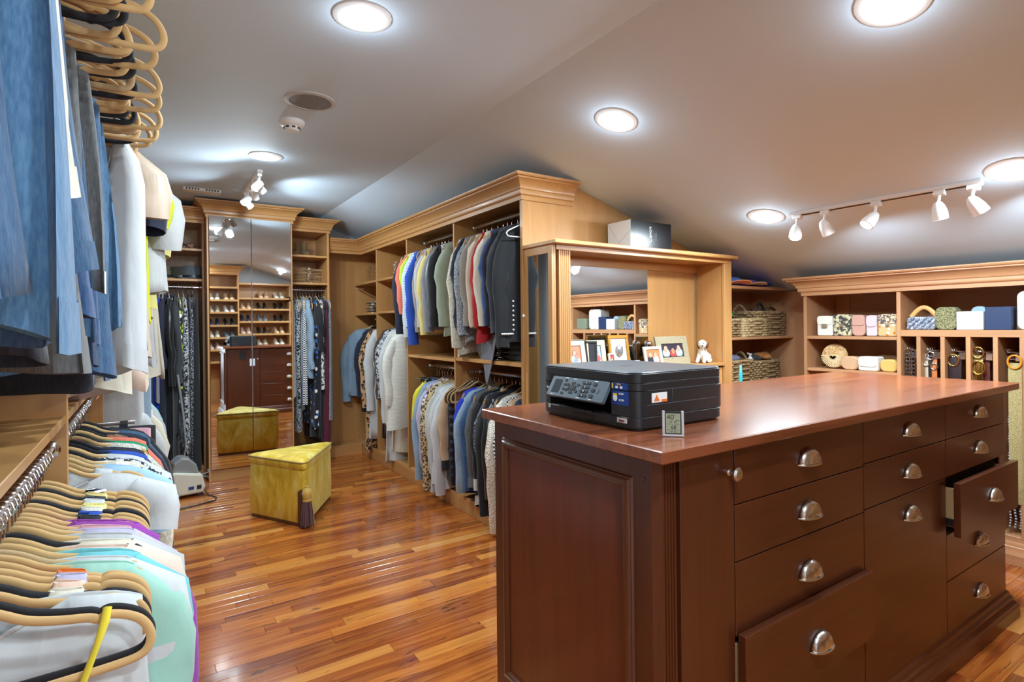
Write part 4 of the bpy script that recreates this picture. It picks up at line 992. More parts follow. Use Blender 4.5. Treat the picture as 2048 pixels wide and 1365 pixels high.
# ---- left lower rail
LL = 'on the low rail by the camera'
G7 = 'clothes on the low rail by the camera'
rows = [
 ('long', 'white', 'white sweatshirt nearest the camera', 'sweatshirt', 'tan', dict(L=.60, Ls=0.0, dx=0)),
 ('tank', 'cream', 'cream shell top', 'top', 'black', {}),
 ('tank', 'peach', 'peach shell top', 'top', 'tan', {}),
 ('tank', 'lilac', 'frosty lilac strap top', 'top', 'tan', {}),
 ('tank', 'orange', 'orange strap top', 'top', 'tan', {}),
 ('top', 'mint', 'mint green tee', 'tee', 'tan', dict(hw=.195, Ls=.22, d=.035)),
 ('top', 'white', 'plain white tee', 'tee', 'dusty', dict(hw=.19, Ls=.16)),
 ('top', 'aqua', 'aqua tee', 'tee', 'tan', dict(hw=.20, Ls=.2)),
 ('top', 'blush', 'pale blush tee', 'tee', 'tan', dict(hw=.19, Ls=.12)),
 ('top', 'cream', 'off-white tee', 'tee', 'black', dict(hw=.195, Ls=.15)),
 ('top', 'lgrey', 'dove grey tee', 'tee', 'tan', dict(hw=.19)),
 ('top', 'lilac', 'soft lilac tee', 'tee', 'tan', dict(hw=.195)),
 ('long', 'pink', 'dusty pink cardigan', 'cardigan', 'tan', dict(hw=.185, Ls=.3)),
 ('long', 'purple', 'bright purple ribbed cardigan', 'cardigan', 'tan', dict(hw=.235, L=.66, d=.04, Ls=.62)),
 ('tank', 'black', 'black strap top', 'top', 'tan', {}),
 ('tank', 'cobalt', 'cobalt strap top', 'top', 'tan', {}),
 ('tank', 'ivory', 'ribbed ivory strap top', 'top', 'black', {}),
 ('tank', 'ltyellow', 'pale yellow ribbed tank top', 'tank_top', 'tan', dict(L=.66, hw=.21)),
 ('tank', 'white', 'white wide-strap top', 'top', 'tan', dict(L=.7)),
 ('tank', 'charcoal', 'charcoal strap top', 'top', 'black', {}),
 ('tank', 'butter', 'butter yellow strap top', 'top', 'tan', {}),
 ('tank', 'nstripe', 'navy and white striped top', 'top', 'tan', dict(hw=.2)),
]
def place_ll(rows, y0, step):
    rack(rows, y0, step, 'y', -.215, .935, LL, G7)
place_ll(rows, 1.088, .0345)
rows = [
 ('top', 'white', 'white boxy tee', 'tee', 'tan', dict(Ls=.1)),
 ('tank', 'white', 'white gathered top', 'top', 'tan', {}),
 ('top', 'sky', 'pale blue tee', 'tee', 'tan', dict(Ls=.14)),
 ('long', 'lace', 'cream lace blouse', 'blouse', 'tan', dict(L=.62, Ls=.42, hw=.21)),
 ('top', 'darkprint', 'black and white printed tee', 'tee', 'black', {}),
 ('top', 'white', 'white crew tee with yellow neck', 'tee', 'tan', dict(fab2='yellow')),
 ('top', 'cobalt', 'cobalt blue fluffy top', 'top', 'black', dict(hw=.215, Ls=.3)),
 ('long', 'bdenim', 'ink navy sweater', 'sweater', 'black', dict(Ls=.45)),
 ('long', 'tweedw', 'oatmeal marl sweater', 'sweater', 'tan', dict(hw=.21)),
 ('long', 'green', 'emerald green sweater', 'sweater', 'black', dict(hw=.215)),
 ('long', 'coral', 'coral stripe sweater', 'sweater', 'tan', dict(hw=.21, L=.7)),
 ('jacket', 'brown', 'brown satin jacket', 'jacket', 'black', dict(hw=.12, L=.3, Ls=0.1)),
 ('long', 'navy', 'dark navy sweater with wide sleeves', 'sweater', 'black', dict(hw=.22)),
 ('jacket', 'denim', 'denim shirt jacket', 'jacket', 'tan', dict(hw=.225)),
 ('jacket', 'black', 'black blazer at the end of the shirts', 'blazer', 'black', dict(hw=.24, d=.04, L=.72, Ls=.62)),
 ('straight', 'pink', 'rose pink trousers', 'trousers', 'clip', dict(L=.72, cx=.13)),
 ('straight', 'black', 'black trousers hung by the waist', 'trousers', 'clip', dict(L=.70, cx=.15)),
]
place_ll(rows, 1.965, .0645)
rows = [
 ('long', 'white', 'white pleated blouse', 'blouse', 'white', dict(hw=.23)),
 ('skirt', 'red', 'red patterned skirt', 'skirt', 'clip', dict(L=.45)),
 ('long', 'cream', 'cream jacket with a soft shoulder', 'jacket', 'tan', dict(hw=.24, Ls=.5)),
 ('skirt', 'charcoal', 'charcoal skirt', 'skirt', 'clip', dict(L=.45)),
 ('long', 'lgrey', 'pearl grey sweater', 'sweater', 'white', dict(hw=.24)),
 ('long', 'mint', 'pale mint sweater', 'sweater', 'tan', dict(hw=.23)),
]
place_ll(rows, 3.45, .18)
# yellow fabric strap on the nearest hanger
hanger('tan', (-.21, 1.025, .935), .04, 'tan velvet hanger with a yellow strap knotted on it', 'hangers ' + LL)
yt = MB().tube([(-.052, 1.026, .836), (-.055, 1.016, .82), (-.064, 1.012, .79), (-.08, 1.008, .745), (-.095, 1.004, .69), (-.11, 1.0, .60)], [(.006, .006), (.0065, .006), (.006, .004), (.007, .005), (.006, .004), (.007, .004)], 8)
o = yt.build('ribbon', F['yellow'], None, smooth=60); tag(o, 'yellow satin ribbon tied to the nearest tan hanger', 'ribbon')
hanger('black', (-.21, 1.052, .935), .02, 'empty black velvet hanger just behind the yellow ribbon', 'hangers ' + LL)
# ================================================================ THINGS
def blob(name, parts, mat, vox=.006, smooth_it=4, parent=None, loc=(0, 0, 0), rz=0):
    mb = MB()
    for p in parts:
        if not isinstance(p[0], list): mb.ball(p[0], p[1], 14, 9)
        else: mb.tube(p[0], p[1], 10)
    o = mb.build(name, mat, parent, local=True); o.location = loc; o.rotation_euler = (0, 0, rz)
    m = o.modifiers.new('r', 'REMESH'); m.mode = 'VOXEL'; m.voxel_size = vox; m.use_smooth_shade = True
    m = o.modifiers.new('s', 'SMOOTH'); m.iterations = smooth_it; m.factor = .6
    return o
def text(s, mat, parent, size, M, name='lettering', ext=.0003):
    c = bpy.data.curves.new('t', 'FONT'); c.body = s; c.size = size; c.extrude = ext; c.align_x = 'CENTER'; c.align_y = 'CENTER'
    t = bpy.data.objects.new('t', c); C.objects.link(t); dg = bpy.context.evaluated_depsgraph_get()
    me = bpy.data.meshes.new_from_object(t.evaluated_get(dg)); bpy.data.objects.remove(t)
    me.transform(Matrix.Translation(-off(parent)) @ M); me.materials.clear(); me.materials.append(mat)
    return link(name, me, parent)
def facing(loc, d='-y', roll=0):
    R0 = {'-y': Matrix.Rotation(PI / 2, 4, 'X'), '-x': Matrix.Rotation(-PI / 2, 4, 'Z') @ Matrix.Rotation(PI / 2, 4, 'X')}[d]
    return Matrix.Translation(loc) @ R0 @ Matrix.Rotation(roll, 4, 'Z')
LCDG = plain('lcd', srgb(150, 156, 128), .25); INK = plain('ink', srgb(30, 32, 34), .5); PW_ = plain('print_white', srgb(240, 240, 240), .5)
# ---- printer: front faces -x
PZ = .985
pr = empty('printer', (1.17, 1.16, PZ), 'black all-in-one inkjet printer with a tilted button panel on the island', 'printer')
PB = plain('printer_black', srgb(32, 34, 38), .38); PT = plain('printer_lid', srgb(74, 82, 90), .33); PG = plain('printer_panel', srgb(84, 98, 108), .35); PD = plain('printer_dark', srgb(10, 11, 13), .45)
def rrect(x0, x1, y0, y1, r, n=5):
    P = []
    for cx, cy, a0 in ((x1 - r, y1 - r, 0), (x0 + r, y1 - r, PI / 2), (x0 + r, y0 + r, PI), (x1 - r, y0 + r, 1.5 * PI)):
        P += [(cx + r * math.cos(a0 + PI / 2 * k / n), cy + r * math.sin(a0 + PI / 2 * k / n)) for k in range(n + 1)]
    return P
px0, px1, py0, py1 = .990, 1.335, .965, 1.355
def slab(name, z0, z1, mat, ins=0, r=.035, bev=.0015):
    return MB().prism(rrect(px0 + ins, px1 - ins, py0 + ins, py1 - ins, r), 'z', PZ + z0, PZ + z1).build(name, mat, pr, smooth=30, bevel=bev)
# the hollow front: base tray body, side towers, mid, lid
slab('foot_frame', .0, .008, PD, .006)
lowb = slab('base_body', .007, .034, PB)
MB().prism([(px0 + .13, py0), (px1 - .03, py0), (px1 - .008, py0 + .008), (px1, py0 + .03), (px1, py1 - .03), (px1 - .03, py1), (px0 + .13, py1)], 'z', PZ + .0345, PZ + .098).build('middle_body', PB, pr, smooth=30, bevel=.001)
for a, b in ((py0, py0 + .085), (py1 - .048, py1)):
    MB().prism([(x_, y_ if a == py0 else a + b - y_) for x_, y_ in ([(px0 + .13, a), (px0 + .13, b), (px0, b)] + [(px0 + .035 - .035 * math.sin(k_ * PI / 10), a + .035 - .035 * math.cos(k_ * PI / 10)) for k_ in range(5, -1, -1)])], 'z', PZ + .0345, PZ + .098).build('side_tower', PB, pr, smooth=30)
slab('scanner_body', .0985, .118, PB, 0)
lid = slab('lid', .118, .141, PB, 0, .035, .001)
MB().prism(rrect(px0 + .002, px1 - .002, py0 + .002, py1 - .002, .034), 'z', PZ + .1415, PZ + .145).build('lid_top', PT, pr, smooth=30, bevel=.0018)
MB().lathe([(.028, 0), (.012, .0012), (.001, .0012)], (1.14, 1.15, PZ + .1445), 16).build('lid_recess', PB, pr)
B(px0 + .124, px0 + .1295, py0 + .085, py1 - .048, PZ + .036, PZ + .0975).build('paper_bay', PD, pr)
B(px0 - .001, px0 + .004, py0 + .085, py1 - .048, PZ + .10, PZ + .122).build('panel_recess', PD, pr)
tr = B(px0 - .002, px0 + .2, py0 + .088, py1 - .052, PZ + .010, PZ + .032).build('paper_tray', PB, pr, bevel=.001)
B(px0 - .004, px0 + .0, 1.115, 1.205, PZ + .010, PZ + .024).build('tray_pull', PD, tr, bevel=.001)
B(px0 - .006, px0 + .01, 1.12, 1.26, PZ + .030, PZ + .035).build('output_flap', PB, tr, bevel=.001)
# tilted control panel
pt_a = Vector((px0 - .001, 0, PZ + .117)); pt_b = Vector((px0 - .030, 0, PZ + .066))
M4 = Matrix.Translation((px0 - .0155, 1.178, PZ + .0915)) @ Matrix.Rotation(-PI / 2, 4, 'Z') @ Matrix.Rotation(math.radians(60), 4, 'X') @ Matrix.Diagonal((.90, 1, 1, 1))
pn_ = MB().prism(rrect(-.122, .138, -.031, .031, .006), 'z', -.012, 0); pn_.v = [tuple(M4 @ Vector(v)) for v in pn_.v]
pan = pn_.build('control_panel', PG, pr, smooth=30, bevel=.0012)
def onp(x, y, w, h, d=.002, mat=PD, nm='button', par=None, r=None):
    m = MB().prism(rrect(x - w / 2, x + w / 2, y - h / 2, y + h / 2, r or min(w, h) * .3, 2), 'z', 0, d); m.v = [tuple(M4 @ Vector(v)) for v in m.v]
    return m.build(nm, mat, par or pan, smooth=30)
# seen from the front the panel's local +x runs toward -y (to the viewer's right)
onp(-.085, 0, .036, .040, .0008, plain('screen_glass', srgb(58, 64, 70), .15), 'screen', r=.002)
for i, (x, y) in enumerate([(-.050, .020), (-.050, .007), (-.050, -.006), (-.050, -.019), (-.036, .008), (-.036, -.008), (.012, .010), (.012, -.010)]): onp(x, y, .010, .007)
onp(-.012, 0, .018, .016, .002); onp(-.012, .014, .016, .006); onp(-.012, -.014, .016, .006); onp(-.026, 0, .006, .014); onp(.002, 0, .006, .014)
for i in range(3):
    for j in range(4): onp(.034 + .0125 * i, .018 - .012 * j, .0105, .008)
for j in range(3): onp(.084, .017 - .017 * j, .015, .010)
onp(.104, 0, .009, .014, .0015, PG, r=.004)
for x, y in ((-.05, .027), (.084, .026), (.084, -.026), (.03, -.027), (-.012, .026), (-.095, -.026)): onp(x, y, .014, .0015, .0004, PW_, 'legend')
text('123', PW_, pr, .004, M4 @ Matrix.Translation((.046, .018, .0024)), 'legend')
text('456', PW_, pr, .004, M4 @ Matrix.Translation((.046, .006, .0024)), 'legend')
text('789', PW_, pr, .004, M4 @ Matrix.Translation((.046, -.006, .0024)), 'legend')
text('*0#', PW_, pr, .004, M4 @ Matrix.Translation((.046, -.018, .0024)), 'legend')
text('brother', PW_, pr, .011, facing((px0 - .0006, py1 - .050, PZ + .082), '-x'), 'lettering')
BLU = plain('sticker_blue', srgb(24, 62, 140), .35); YEL = plain('sticker_yellow', srgb(236, 196, 30), .4); ORG = plain('sticker_orange', srgb(236, 120, 50), .4)
st = B(px0 - .0006, px0 + .001, .992, 1.050, PZ + .100, PZ + .117).build('sticker', BLU, pr, label='dark blue feature sticker')
text('Wi-Fi', YEL, st, .006, facing((px0 - .0012, 1.022, PZ + .113), '-x')); B(px0 - .0012, px0 - .0005, 1.043, 1.047, PZ + .102, PZ + .115).build('mark', YEL, st)
for yy in (1.014, 1.030): B(px0 - .0012, px0 - .0005, yy - .004, yy + .004, PZ + .103, PZ + .109).build('mark', PW_, st)
st = B(px0 - .0006, px0 + .001, .990, 1.050, PZ + .062, PZ + .0965).build('sticker', BLU, pr, label='tall blue ink sticker with a yellow bottle')
MB().lathe([(.008, 0), (.008, .0008)], (px0 - .0008, 1.036, PZ + .078), 20, Matrix.Rotation(-PI / 2, 3, 'Y')).build('mark', PW_, st)
B(px0 - .0014, px0 - .0005, 1.029, 1.043, PZ + .082, PZ + .090).build('mark', YEL, st)
text('LC201', PW_, st, .0065, facing((px0 - .0012, 1.013, PZ + .090), '-x')); text('LC203', PW_, st, .0065, facing((px0 - .0012, 1.013, PZ + .074), '-x'))
st = B(px0 - .0006, px0 + .001, .996, 1.030, PZ + .018, PZ + .030).build('sticker', plain('sticker_grey', srgb(205, 205, 205), .4), pr, label='small pale badge')
text('inkjet', plain('maroon_ink', srgb(120, 20, 40), .5), st, .0085, facing((px0 - .0012, 1.013, PZ + .024), '-x'))
B(px0 - .0006, px0 + .001, 1.306, 1.316, PZ + .022, PZ + .034).build('sticker', plain('sticker_grey', srgb(205, 205, 205), .4), pr)
st = B(1.045, 1.100, py0 - .0008, py0 + .001, PZ + .068, PZ + .092).build('sticker', PW_, pr, label='white and orange warning sticker')
B(1.080, 1.100, py0 - .0014, py0 - .0006, PZ + .068, PZ + .075).build('mark', ORG, st)
MB().prism([(1.052, PZ + .072), (1.072, PZ + .072), (1.062, PZ + .088)], 'y', py0 - .0014, py0 - .0007).build('mark', ORG, st)
for z in (.063, .099, .1185): B(1.03, px1 - .036, py0 - .0003, py0 + .002, PZ + z, PZ + z + .0006).build('seam', plain('seam', srgb(120, 130, 140), .4), pr)
B(px1 - .002, px1 + .022, 1.0, 1.3, PZ + .004, PZ + .085).build('rear_feeder', PB, pr, bevel=.006)
B(px1, px1 + .026, 1.0, 1.06, PZ + .089, PZ + .099).build('feeder_flap', PB, pr, bevel=.003)
# ---- thermometer
M5 = Matrix.Translation((1.028, .884, PZ)) @ Matrix.Rotation(math.radians(-46), 4, 'Z') @ Matrix.Rotation(math.radians(-8), 4, 'X')
th_ = empty('thermometer', (1.028, .884, PZ), 'small silver digital thermometer reading 40 and 68 beside the printer', 'thermometer')
SILV = plain('silver_plastic', srgb(198, 198, 200), .3, .3)
def tm(mb, nm, mat, par=None, bevel=0, smooth=None):
    mb.v = [tuple(M5 @ Vector(v)) for v in mb.v]; return mb.build(nm, mat, par or th_, bevel=bevel, smooth=smooth)
tm(B(-.0245, .0245, -.006, .004, 0, .0055), 'case_rail', SILV, bevel=.0012); tm(B(-.0245, -.0185, -.006, .004, .0055, .060), 'case_side', SILV, bevel=.0012); tm(B(.0185, .0245, -.006, .004, .0055, .060), 'case_side', SILV, bevel=.0012)
tm(B(-.0185, .0185, -.004, .004, .0055, .0585), 'bezel', PD, bevel=.0005)
lcd = tm(B(-.0162, .0162, -.0046, -.003, .008, .0535), 'display', LCDG)
tm(B(-.008, .008, .004, .022, 0, .004), 'stand', SILV)
def tt(s, sz, x, z): text(s, INK, lcd, sz, M5 @ Matrix.Translation((x, -.0049, z)) @ Matrix.Rotation(PI / 2, 4, 'X'))
tt('40', .0165, -.006, .0445); tt('%', .005, .004, .049); tt('68', .0115, .001, .0215); tt('F', .004, .009, .025); tt('39  42', .006, 0, .0335); tt('67  70', .005, 0, .0115)
tm(B(.005, .014, -.0050, -.0046, .037, .038), 'mark', INK, lcd); tm(B(-.015, .015, -.0050, -.0046, .0285, .0288), 'mark', INK, lcd); tm(B(-.015, .015, -.0050, -.0046, .0155, .0158), 'mark', INK, lcd)

# ---- picture frames on the hutch shelf
HZ = .985
SK = [plain('photo_skin', srgb(214, 160, 132), .4), plain('photo_tan', srgb(190, 130, 100), .4)]; PHB = plain('photo_blue', srgb(170, 190, 220), .4); PHD = plain('photo_dark', srgb(52, 48, 60), .4); PHR = plain('photo_rose', srgb(180, 70, 60), .4); PHO = plain('photo_orange', srgb(206, 124, 80), .4)
def frame(x, y, w, h, bw, mat, label, bg, people, yaw=0, lean=12, gp='picture frames on the hutch shelf', depth=.012, matte=None):
    o = empty('picture_frame', (x, y, HZ), label, 'picture frame', gp, math.radians(yaw))
    Ml = Matrix.Rotation(-math.radians(lean), 4, 'X')
    def bb(x0, x1, y0, y1, z0, z1, nm, m, par=None, bev=.001):
        q = B(x0, x1, y0, y1, z0, z1); q.v = [tuple(Ml @ Vector(v)) for v in q.v]; return q.build(nm, m, par or o, local=True, bevel=bev)
    bb(-w / 2, w / 2, 0, depth, 0, bw, 'frame_rail', mat); bb(-w / 2, w / 2, 0, depth, h - bw, h, 'frame_rail', mat)
    bb(-w / 2, -w / 2 + bw, 0, depth, bw, h - bw, 'frame_rail', mat); bb(w / 2 - bw, w / 2, 0, depth, bw, h - bw, 'frame_rail', mat)
    p = bb(-w / 2 + bw, w / 2 - bw, depth * .5, depth * .8, bw, h - bw, 'photo' if not matte else 'mat_board', bg if not matte else matte, bev=0)
    iw, ih = w - 2 * bw, h - 2 * bw
    for (u, v, r, hm, cm_) in people:
        q = MB()
        cx, cz = (-.5 + u) * iw, bw + v * ih
        def disc(cx, cz, a, b, yo):
            return [(cx + a * math.cos(t * PI / 7), yo, cz + b * math.sin(t * PI / 7)) for t in range(14)]
        lo = bw + .003
        q.prism([(a, c) for a, b_, c in disc(cx, max(lo + r * 1.2, cz - 1.9 * r), r * 1.5, r * 1.35, 0) if c > lo], 'y', depth * .5 - .0008, depth * .5)
        q.v = [tuple(Ml @ Vector(v_)) for v_ in q.v]; q.build('figure', cm_, p, local=True)
        q = MB().prism([(a, c) for a, b_, c in disc(cx, cz + r * .08, r * .86, r * 1.04, 0)], 'y', depth * .5 - .0012, depth * .5 - .0006); q.v = [tuple(Ml @ Vector(v_)) for v_ in q.v]; q.build('figure', PHD, p, local=True)
        q = MB().prism([(a, c) for a, b_, c in disc(cx, cz, r * .75, r * .95, 0)], 'y', depth * .5 - .0018, depth * .5 - .0010); q.v = [tuple(Ml @ Vector(v_)) for v_ in q.v]; q.build('figure', hm, p, local=True)
    ey = depth + h * .7 * math.sin(math.radians(lean)) + .002; q = MB(); q.add([(-.02, ey, h * .7), (.02, ey, h * .7), (.02, ey + .003, h * .7), (-.02, ey + .003, h * .7), (-.02, .075, -.0), (.02, .075, 0), (.02, .078, 0), (-.02, .078, 0)], [(0, 1, 2, 3), (4, 5, 6, 7), (0, 1, 5, 4), (1, 2, 6, 5), (2, 3, 7, 6), (3, 0, 4, 7)])
    q.build('easel_back', PHD, o, local=True)
    return o
FW = plain('frame_white', srgb(226, 224, 212), .45); FC_ = plain('frame_champagne', srgb(206, 188, 146), .4, .3); FG = plain('frame_gold', srgb(196, 142, 58), .35, .5); FB = plain('frame_black', srgb(28, 28, 30), .4)
def linen():
    g = N('linen_frame'); n = g.noise(g.coord((1, 1, 1)), 200, 2, .5); g.col(g.ramp(n, [(.2, srgb(130, 118, 92)), (.8, srgb(184, 172, 142))])); g.set(Roughness=.7); g.bump(n, .4, .002); return g.m
frame(2.035, 2.43, .135, .175, .028, FW, 'off-white portrait frame beside the fluted post', PHO, [(.45, .62, .017, SK[0], PHB), (.62, .5, .015, SK[1], PW_)], -8)
frame(2.115, 2.45, .13, .17, .012, FB, 'black frame back tucked behind the off-white frame', PHD, [], -40)
frame(2.195, 2.43, .125, .175, .030, FC_, 'champagne portrait frame with a flower print photo', PHB, [(.5, .6, .017, SK[1], PHR)], -10)
frame(2.288, 2.40, .05, .095, .009, FW, 'tiny white frame between champagne and gold frames', PHR, [(.5, .6, .011, SK[0], PW_)], 0)
fr4 = frame(2.375, 2.43, .165, .20, .020, FG, 'tall gold frame holding a silver oval relief', PW_, [], 0, 8, matte=plain('mat_cream', srgb(214, 212, 206), .6))
MB().ball((0, .010, .105), (.026, .010, .036), 16, 10).build('silver_relief', plain('silver_relief', srgb(190, 192, 198), .3, .7), fr4, local=True, smooth=60)
for s in ((-.0465, .0465, .032, .036), (-.0465, .0465, .164, .168)): B(s[0], s[1], -.002, .004, s[2], s[3]).build('inner_trim', FC_, fr4, local=True)
ck = empty('mini_clock', (2.45, 2.375, HZ), 'tiny white desk clock in front of the gold frame', 'clock')
B(-.028, .028, 0, .02, 0, .045).build('case', FW, ck, local=True, bevel=.004)
MB().lathe([(.018, 0), (.018, .002), (.015, .0026)], (0, -.0005, .024), 20, Matrix.Rotation(PI / 2, 3, 'X')).build('dial', PW_, ck, local=True)
MB().lathe([(.019, 0), (.019, .004), (.017, .004), (.017, 0)], (0, 0, .024), 24, Matrix.Rotation(PI / 2, 3, 'X'), caps=False).build('rim', CHROME, ck, local=True)
B(-.0008, .0008, -.0035, -.0028, .024, .036).build('hand', INK, ck, local=True); B(0, .009, -.0035, -.0028, .0232, .0248).build('hand', INK, ck, local=True)
frame(2.535, 2.46, .12, .135, .012, FB, 'dark bronze frame seen from behind, leaning like a tent', PHD, [], 55, 16)
frame(2.635, 2.40, .155, .125, .018, FW, 'small white landscape frame with a warm photo of two people', PHO, [(.3, .62, .018, SK[0], PHD), (.68, .6, .018, SK[0], PHB)], 0)
frame(2.855, 2.43, .30, .185, .048, linen(), 'wide linen-textured frame with three people beside the dog', PHD, [(.2, .62, .022, SK[0], PHB), (.52, .45, .02, SK[1], PHR), (.8, .62, .022, SK[0], PHB)], 0)
orn = empty('ornament', (2.68, 2.50, HZ), 'round silver ornament on a thin stand behind the frames', 'ornament')
MB().lathe([(.025, 0), (.022, .006), (.004, .012), (.004, .10), (.012, .11)], n=16).build('stand', CHROME, orn, local=True, smooth=40)
MB().ball((0, 0, .135), (.028, .028, .024)).build('ball', CHROME, orn, local=True, smooth=60)
# dog figurine
DW = plain('glazed_white', srgb(232, 230, 222), .25, 0, Coat_Weight=.5)
dg_ = blob('dog_figurine', [((.025, 0, .035), (.048, .032, .034)), ((.045, 0, .032), (.032, .034, .030)), ((-.002, 0, .060), (.030, .025, .034)), ((-.020, -.004, .088), (.016, .015, .020)), ((-.028, -.008, .112), (.028, .025, .026)), ((-.046, -.016, .102), (.016, .014, .012)),
    ([(-.014, -.016, .055), (-.034, -.022, .030), (-.050, -.024, .008)], [.012, .010, .011]), ([(-.014, .014, .055), (-.030, .016, .028), (-.042, .016, .008)], [.012, .010, .011]), ((-.058, -.026, .008), (.013, .009, .008)), ((-.050, .016, .008), (.013, .009, .008)),
    ((.030, -.030, .014), (.026, .012, .013)), ((.008, -.034, .008), (.016, .009, .008)), ((.030, .028, .014), (.026, .012, .013)), ([(.070, 0, .030), (.088, -.006, .018), (.094, -.012, .012)], [.010, .007, .004])], DW, .0035, 1, None, (3.10, 2.41, HZ), .35); dg_.scale = (1.18, 1.18, 1.12)
tag(dg_, 'white spaniel figurine with brown ears sitting on the hutch shelf', 'figurine')
DBR = plain('dog_brown', srgb(112, 72, 44), .35)
for s in (-1, 1): MB().ball((-.022, s * .026 - .008, .104), (.013, .006, .022), 12, 8, Matrix.Rotation(-s * .25, 3, 'X')).build('ear', DBR, dg_, local=True, smooth=60)
for s in (-1, 1): MB().ball((-.050, s * .0115 - .010, .117), .0032, 8, 6).build('eye', INK, dg_, local=True, smooth=60)
MB().ball((-.061, -.019, .104), (.004, .005, .004), 8, 6).build('nose', INK, dg_, local=True, smooth=60)
# box on hutch
bx = empty('carton', (2.545, 2.44, 1.696), 'glossy black and white shipping box on top of the display hutch', 'box')
B(2.372, 2.72, 2.34, 2.53, 1.697, 1.862).build('body', plain('box_black', srgb(16, 18, 24), .24), bx, bevel=.001)
B(2.3705, 2.372, 2.34, 2.53, 1.697, 1.862).build('side_panel', plain('box_white', srgb(214, 214, 212), .5), bx)
for a, b in (((2.3698, 2.34, 1.80), (2.3698, 2.435, 1.735)), ((2.3698, 2.435, 1.735), (2.3698, 2.53, 1.862))): MB().tube([a, b], .0007, 4).build('flap_seam', plain('seam_grey', srgb(150, 150, 150), .6), bx)
text('Canon', PW_, bx, .036, facing((2.535, 2.3392, 1.785), '-y', PI / 2)); text('PIXMA', plain('box_grey', srgb(110, 116, 126), .4), bx, .016, facing((2.585, 2.3392, 1.775), '-y', PI / 2))

# ---- baskets
def rope(c1, c2, nm):
    if nm in MATS: return MATS[nm]
    g = N(nm); n = g.noise(g.coord((1, 1, 1), rand=True), 70, 3, .6); g.col(g.ramp(n, [(.35, c1), (.62, c2)])); g.set(Roughness=.85); g.bump(n, .5, .003); MATS[nm] = g.m; return g.m
SEA = rope(srgb(96, 72, 44), srgb(176, 146, 104), 'seagrass'); SEAL = rope(srgb(150, 124, 82), srgb(206, 182, 136), 'pale_seagrass')
def basket(cx, cy, z, w, d, h, label, mat, handles=True, rim=None, loose=0, flare=.06):
    o = empty('woven_basket', (cx, cy, z), label, 'basket', 'woven baskets on the corner shelves')
    nr = max(6, int(h / .016)); rr = h / nr / 2
    mb = MB(); n = 64
    for j in range(nr):
        f = 1 + flare * (j / nr) ; pts = []
        for k in range(n):
            a = 2 * PI * k / n; c_, s_ = math.cos(a), math.sin(a)
            rx = w / 2 * f * math.copysign(abs(c_) ** .35, c_); ry = d / 2 * f * math.copysign(abs(s_) ** .35, s_); wv = .006 * (1 if (k // 2 + j) % 2 else -1)
            pts.append((rx + wv * c_, ry + wv * s_, rr + j * 2 * rr + .001 * math.sin(3 * a)))
        mb.tube(pts, rr * 1.12, 6, closed=True)
    mb.build('weave', mat, o, local=True, smooth=70)
    MB().prism([(w / 2 * .93 * math.copysign(abs(math.cos(a * PI / 8)) ** .35, math.cos(a * PI / 8)), d / 2 * .93 * math.copysign(abs(math.sin(a * PI / 8)) ** .35, math.sin(a * PI / 8))) for a in range(16)], 'z', .002, .012).build('base_panel', mat, o, local=True)
    f = 1 + flare; pts = [(w / 2 * f * math.copysign(abs(math.cos(2 * PI * k / 40)) ** .35, math.cos(2 * PI * k / 40)), d / 2 * f * math.copysign(abs(math.sin(2 * PI * k / 40)) ** .35, math.sin(2 * PI * k / 40)), h) for k in range(40)]
    MB().tube(pts, rim or .009, 8, closed=True).build('rim', SEAL if rim else mat, o, local=True, smooth=70)
    if handles:
        for s in (-1, 1):
            hp = [(s * w / 2 * f, -.055 + .11 * t / 8, h + .055 * math.sin(PI * t / 8)) for t in range(9)]
            MB().tube(hp, .008, 8).build('handle', mat, o, local=True, smooth=70)
    return o
basket(3.835, 2.50, 1.150, .38, .26, .175, 'large dark woven basket with headphones on the upper corner shelf', SEA)
basket(3.625, 2.405, 1.150, .27, .09, .120, 'small pale woven tray in front of the large dark basket', SEAL, False, .012, flare=.02)
basket(3.385, 2.44, 1.150, .15, .14, .12, 'small square woven basket against the hutch side', SEA, False, .008, flare=.02)
basket(3.47, 2.50, .765, .32, .25, .215, 'dark woven basket with a loop handle on the lower corner shelf', SEA)
basket(3.83, 2.52, .765, .30, .25, .20, 'woven basket beside the wall panel on the lower corner shelf', SEA)
hp = empty('headphones', (3.78, 2.43, 1.31), 'black over-ear headphones resting in the large woven basket', 'headphones')
MB().tube([(.085 * math.cos(PI * t / 12), .02 * math.sin(PI * t / 6), .085 * math.sin(PI * t / 12)) for t in range(13)], .008, 8).build('headband', BLACK_P, hp, local=True, smooth=60)
for s in (-1, 1):
    c = MB().lathe([(.030, -.012), (.036, -.008), (.036, .008), (.028, .014), (.001, .015)], (s * .085, 0, -.005), 20, Matrix.Rotation(s * .5, 3, 'Z') @ Matrix.Rotation(PI / 2, 3, 'X')).build('ear_cup', BLACK_P, hp, local=True, smooth=40)
    MB().lathe([(.022, -.014), (.001, -.017)], (s * .085, 0, -.005), 20, Matrix.Rotation(s * .5, 3, 'Z') @ Matrix.Rotation(PI / 2, 3, 'X')).build('cap', plain('cap_silver', srgb(150, 160, 172), .3, .5), c, local=True, smooth=40)
MB().tube([(3.66 + .02 * k, 2.42 + .02 * math.sin(k), 1.335 + .012 * math.sin(k * 1.3)) for k in range(8)], .004, 6).build('cable', BLACK_P, hp, smooth=60)
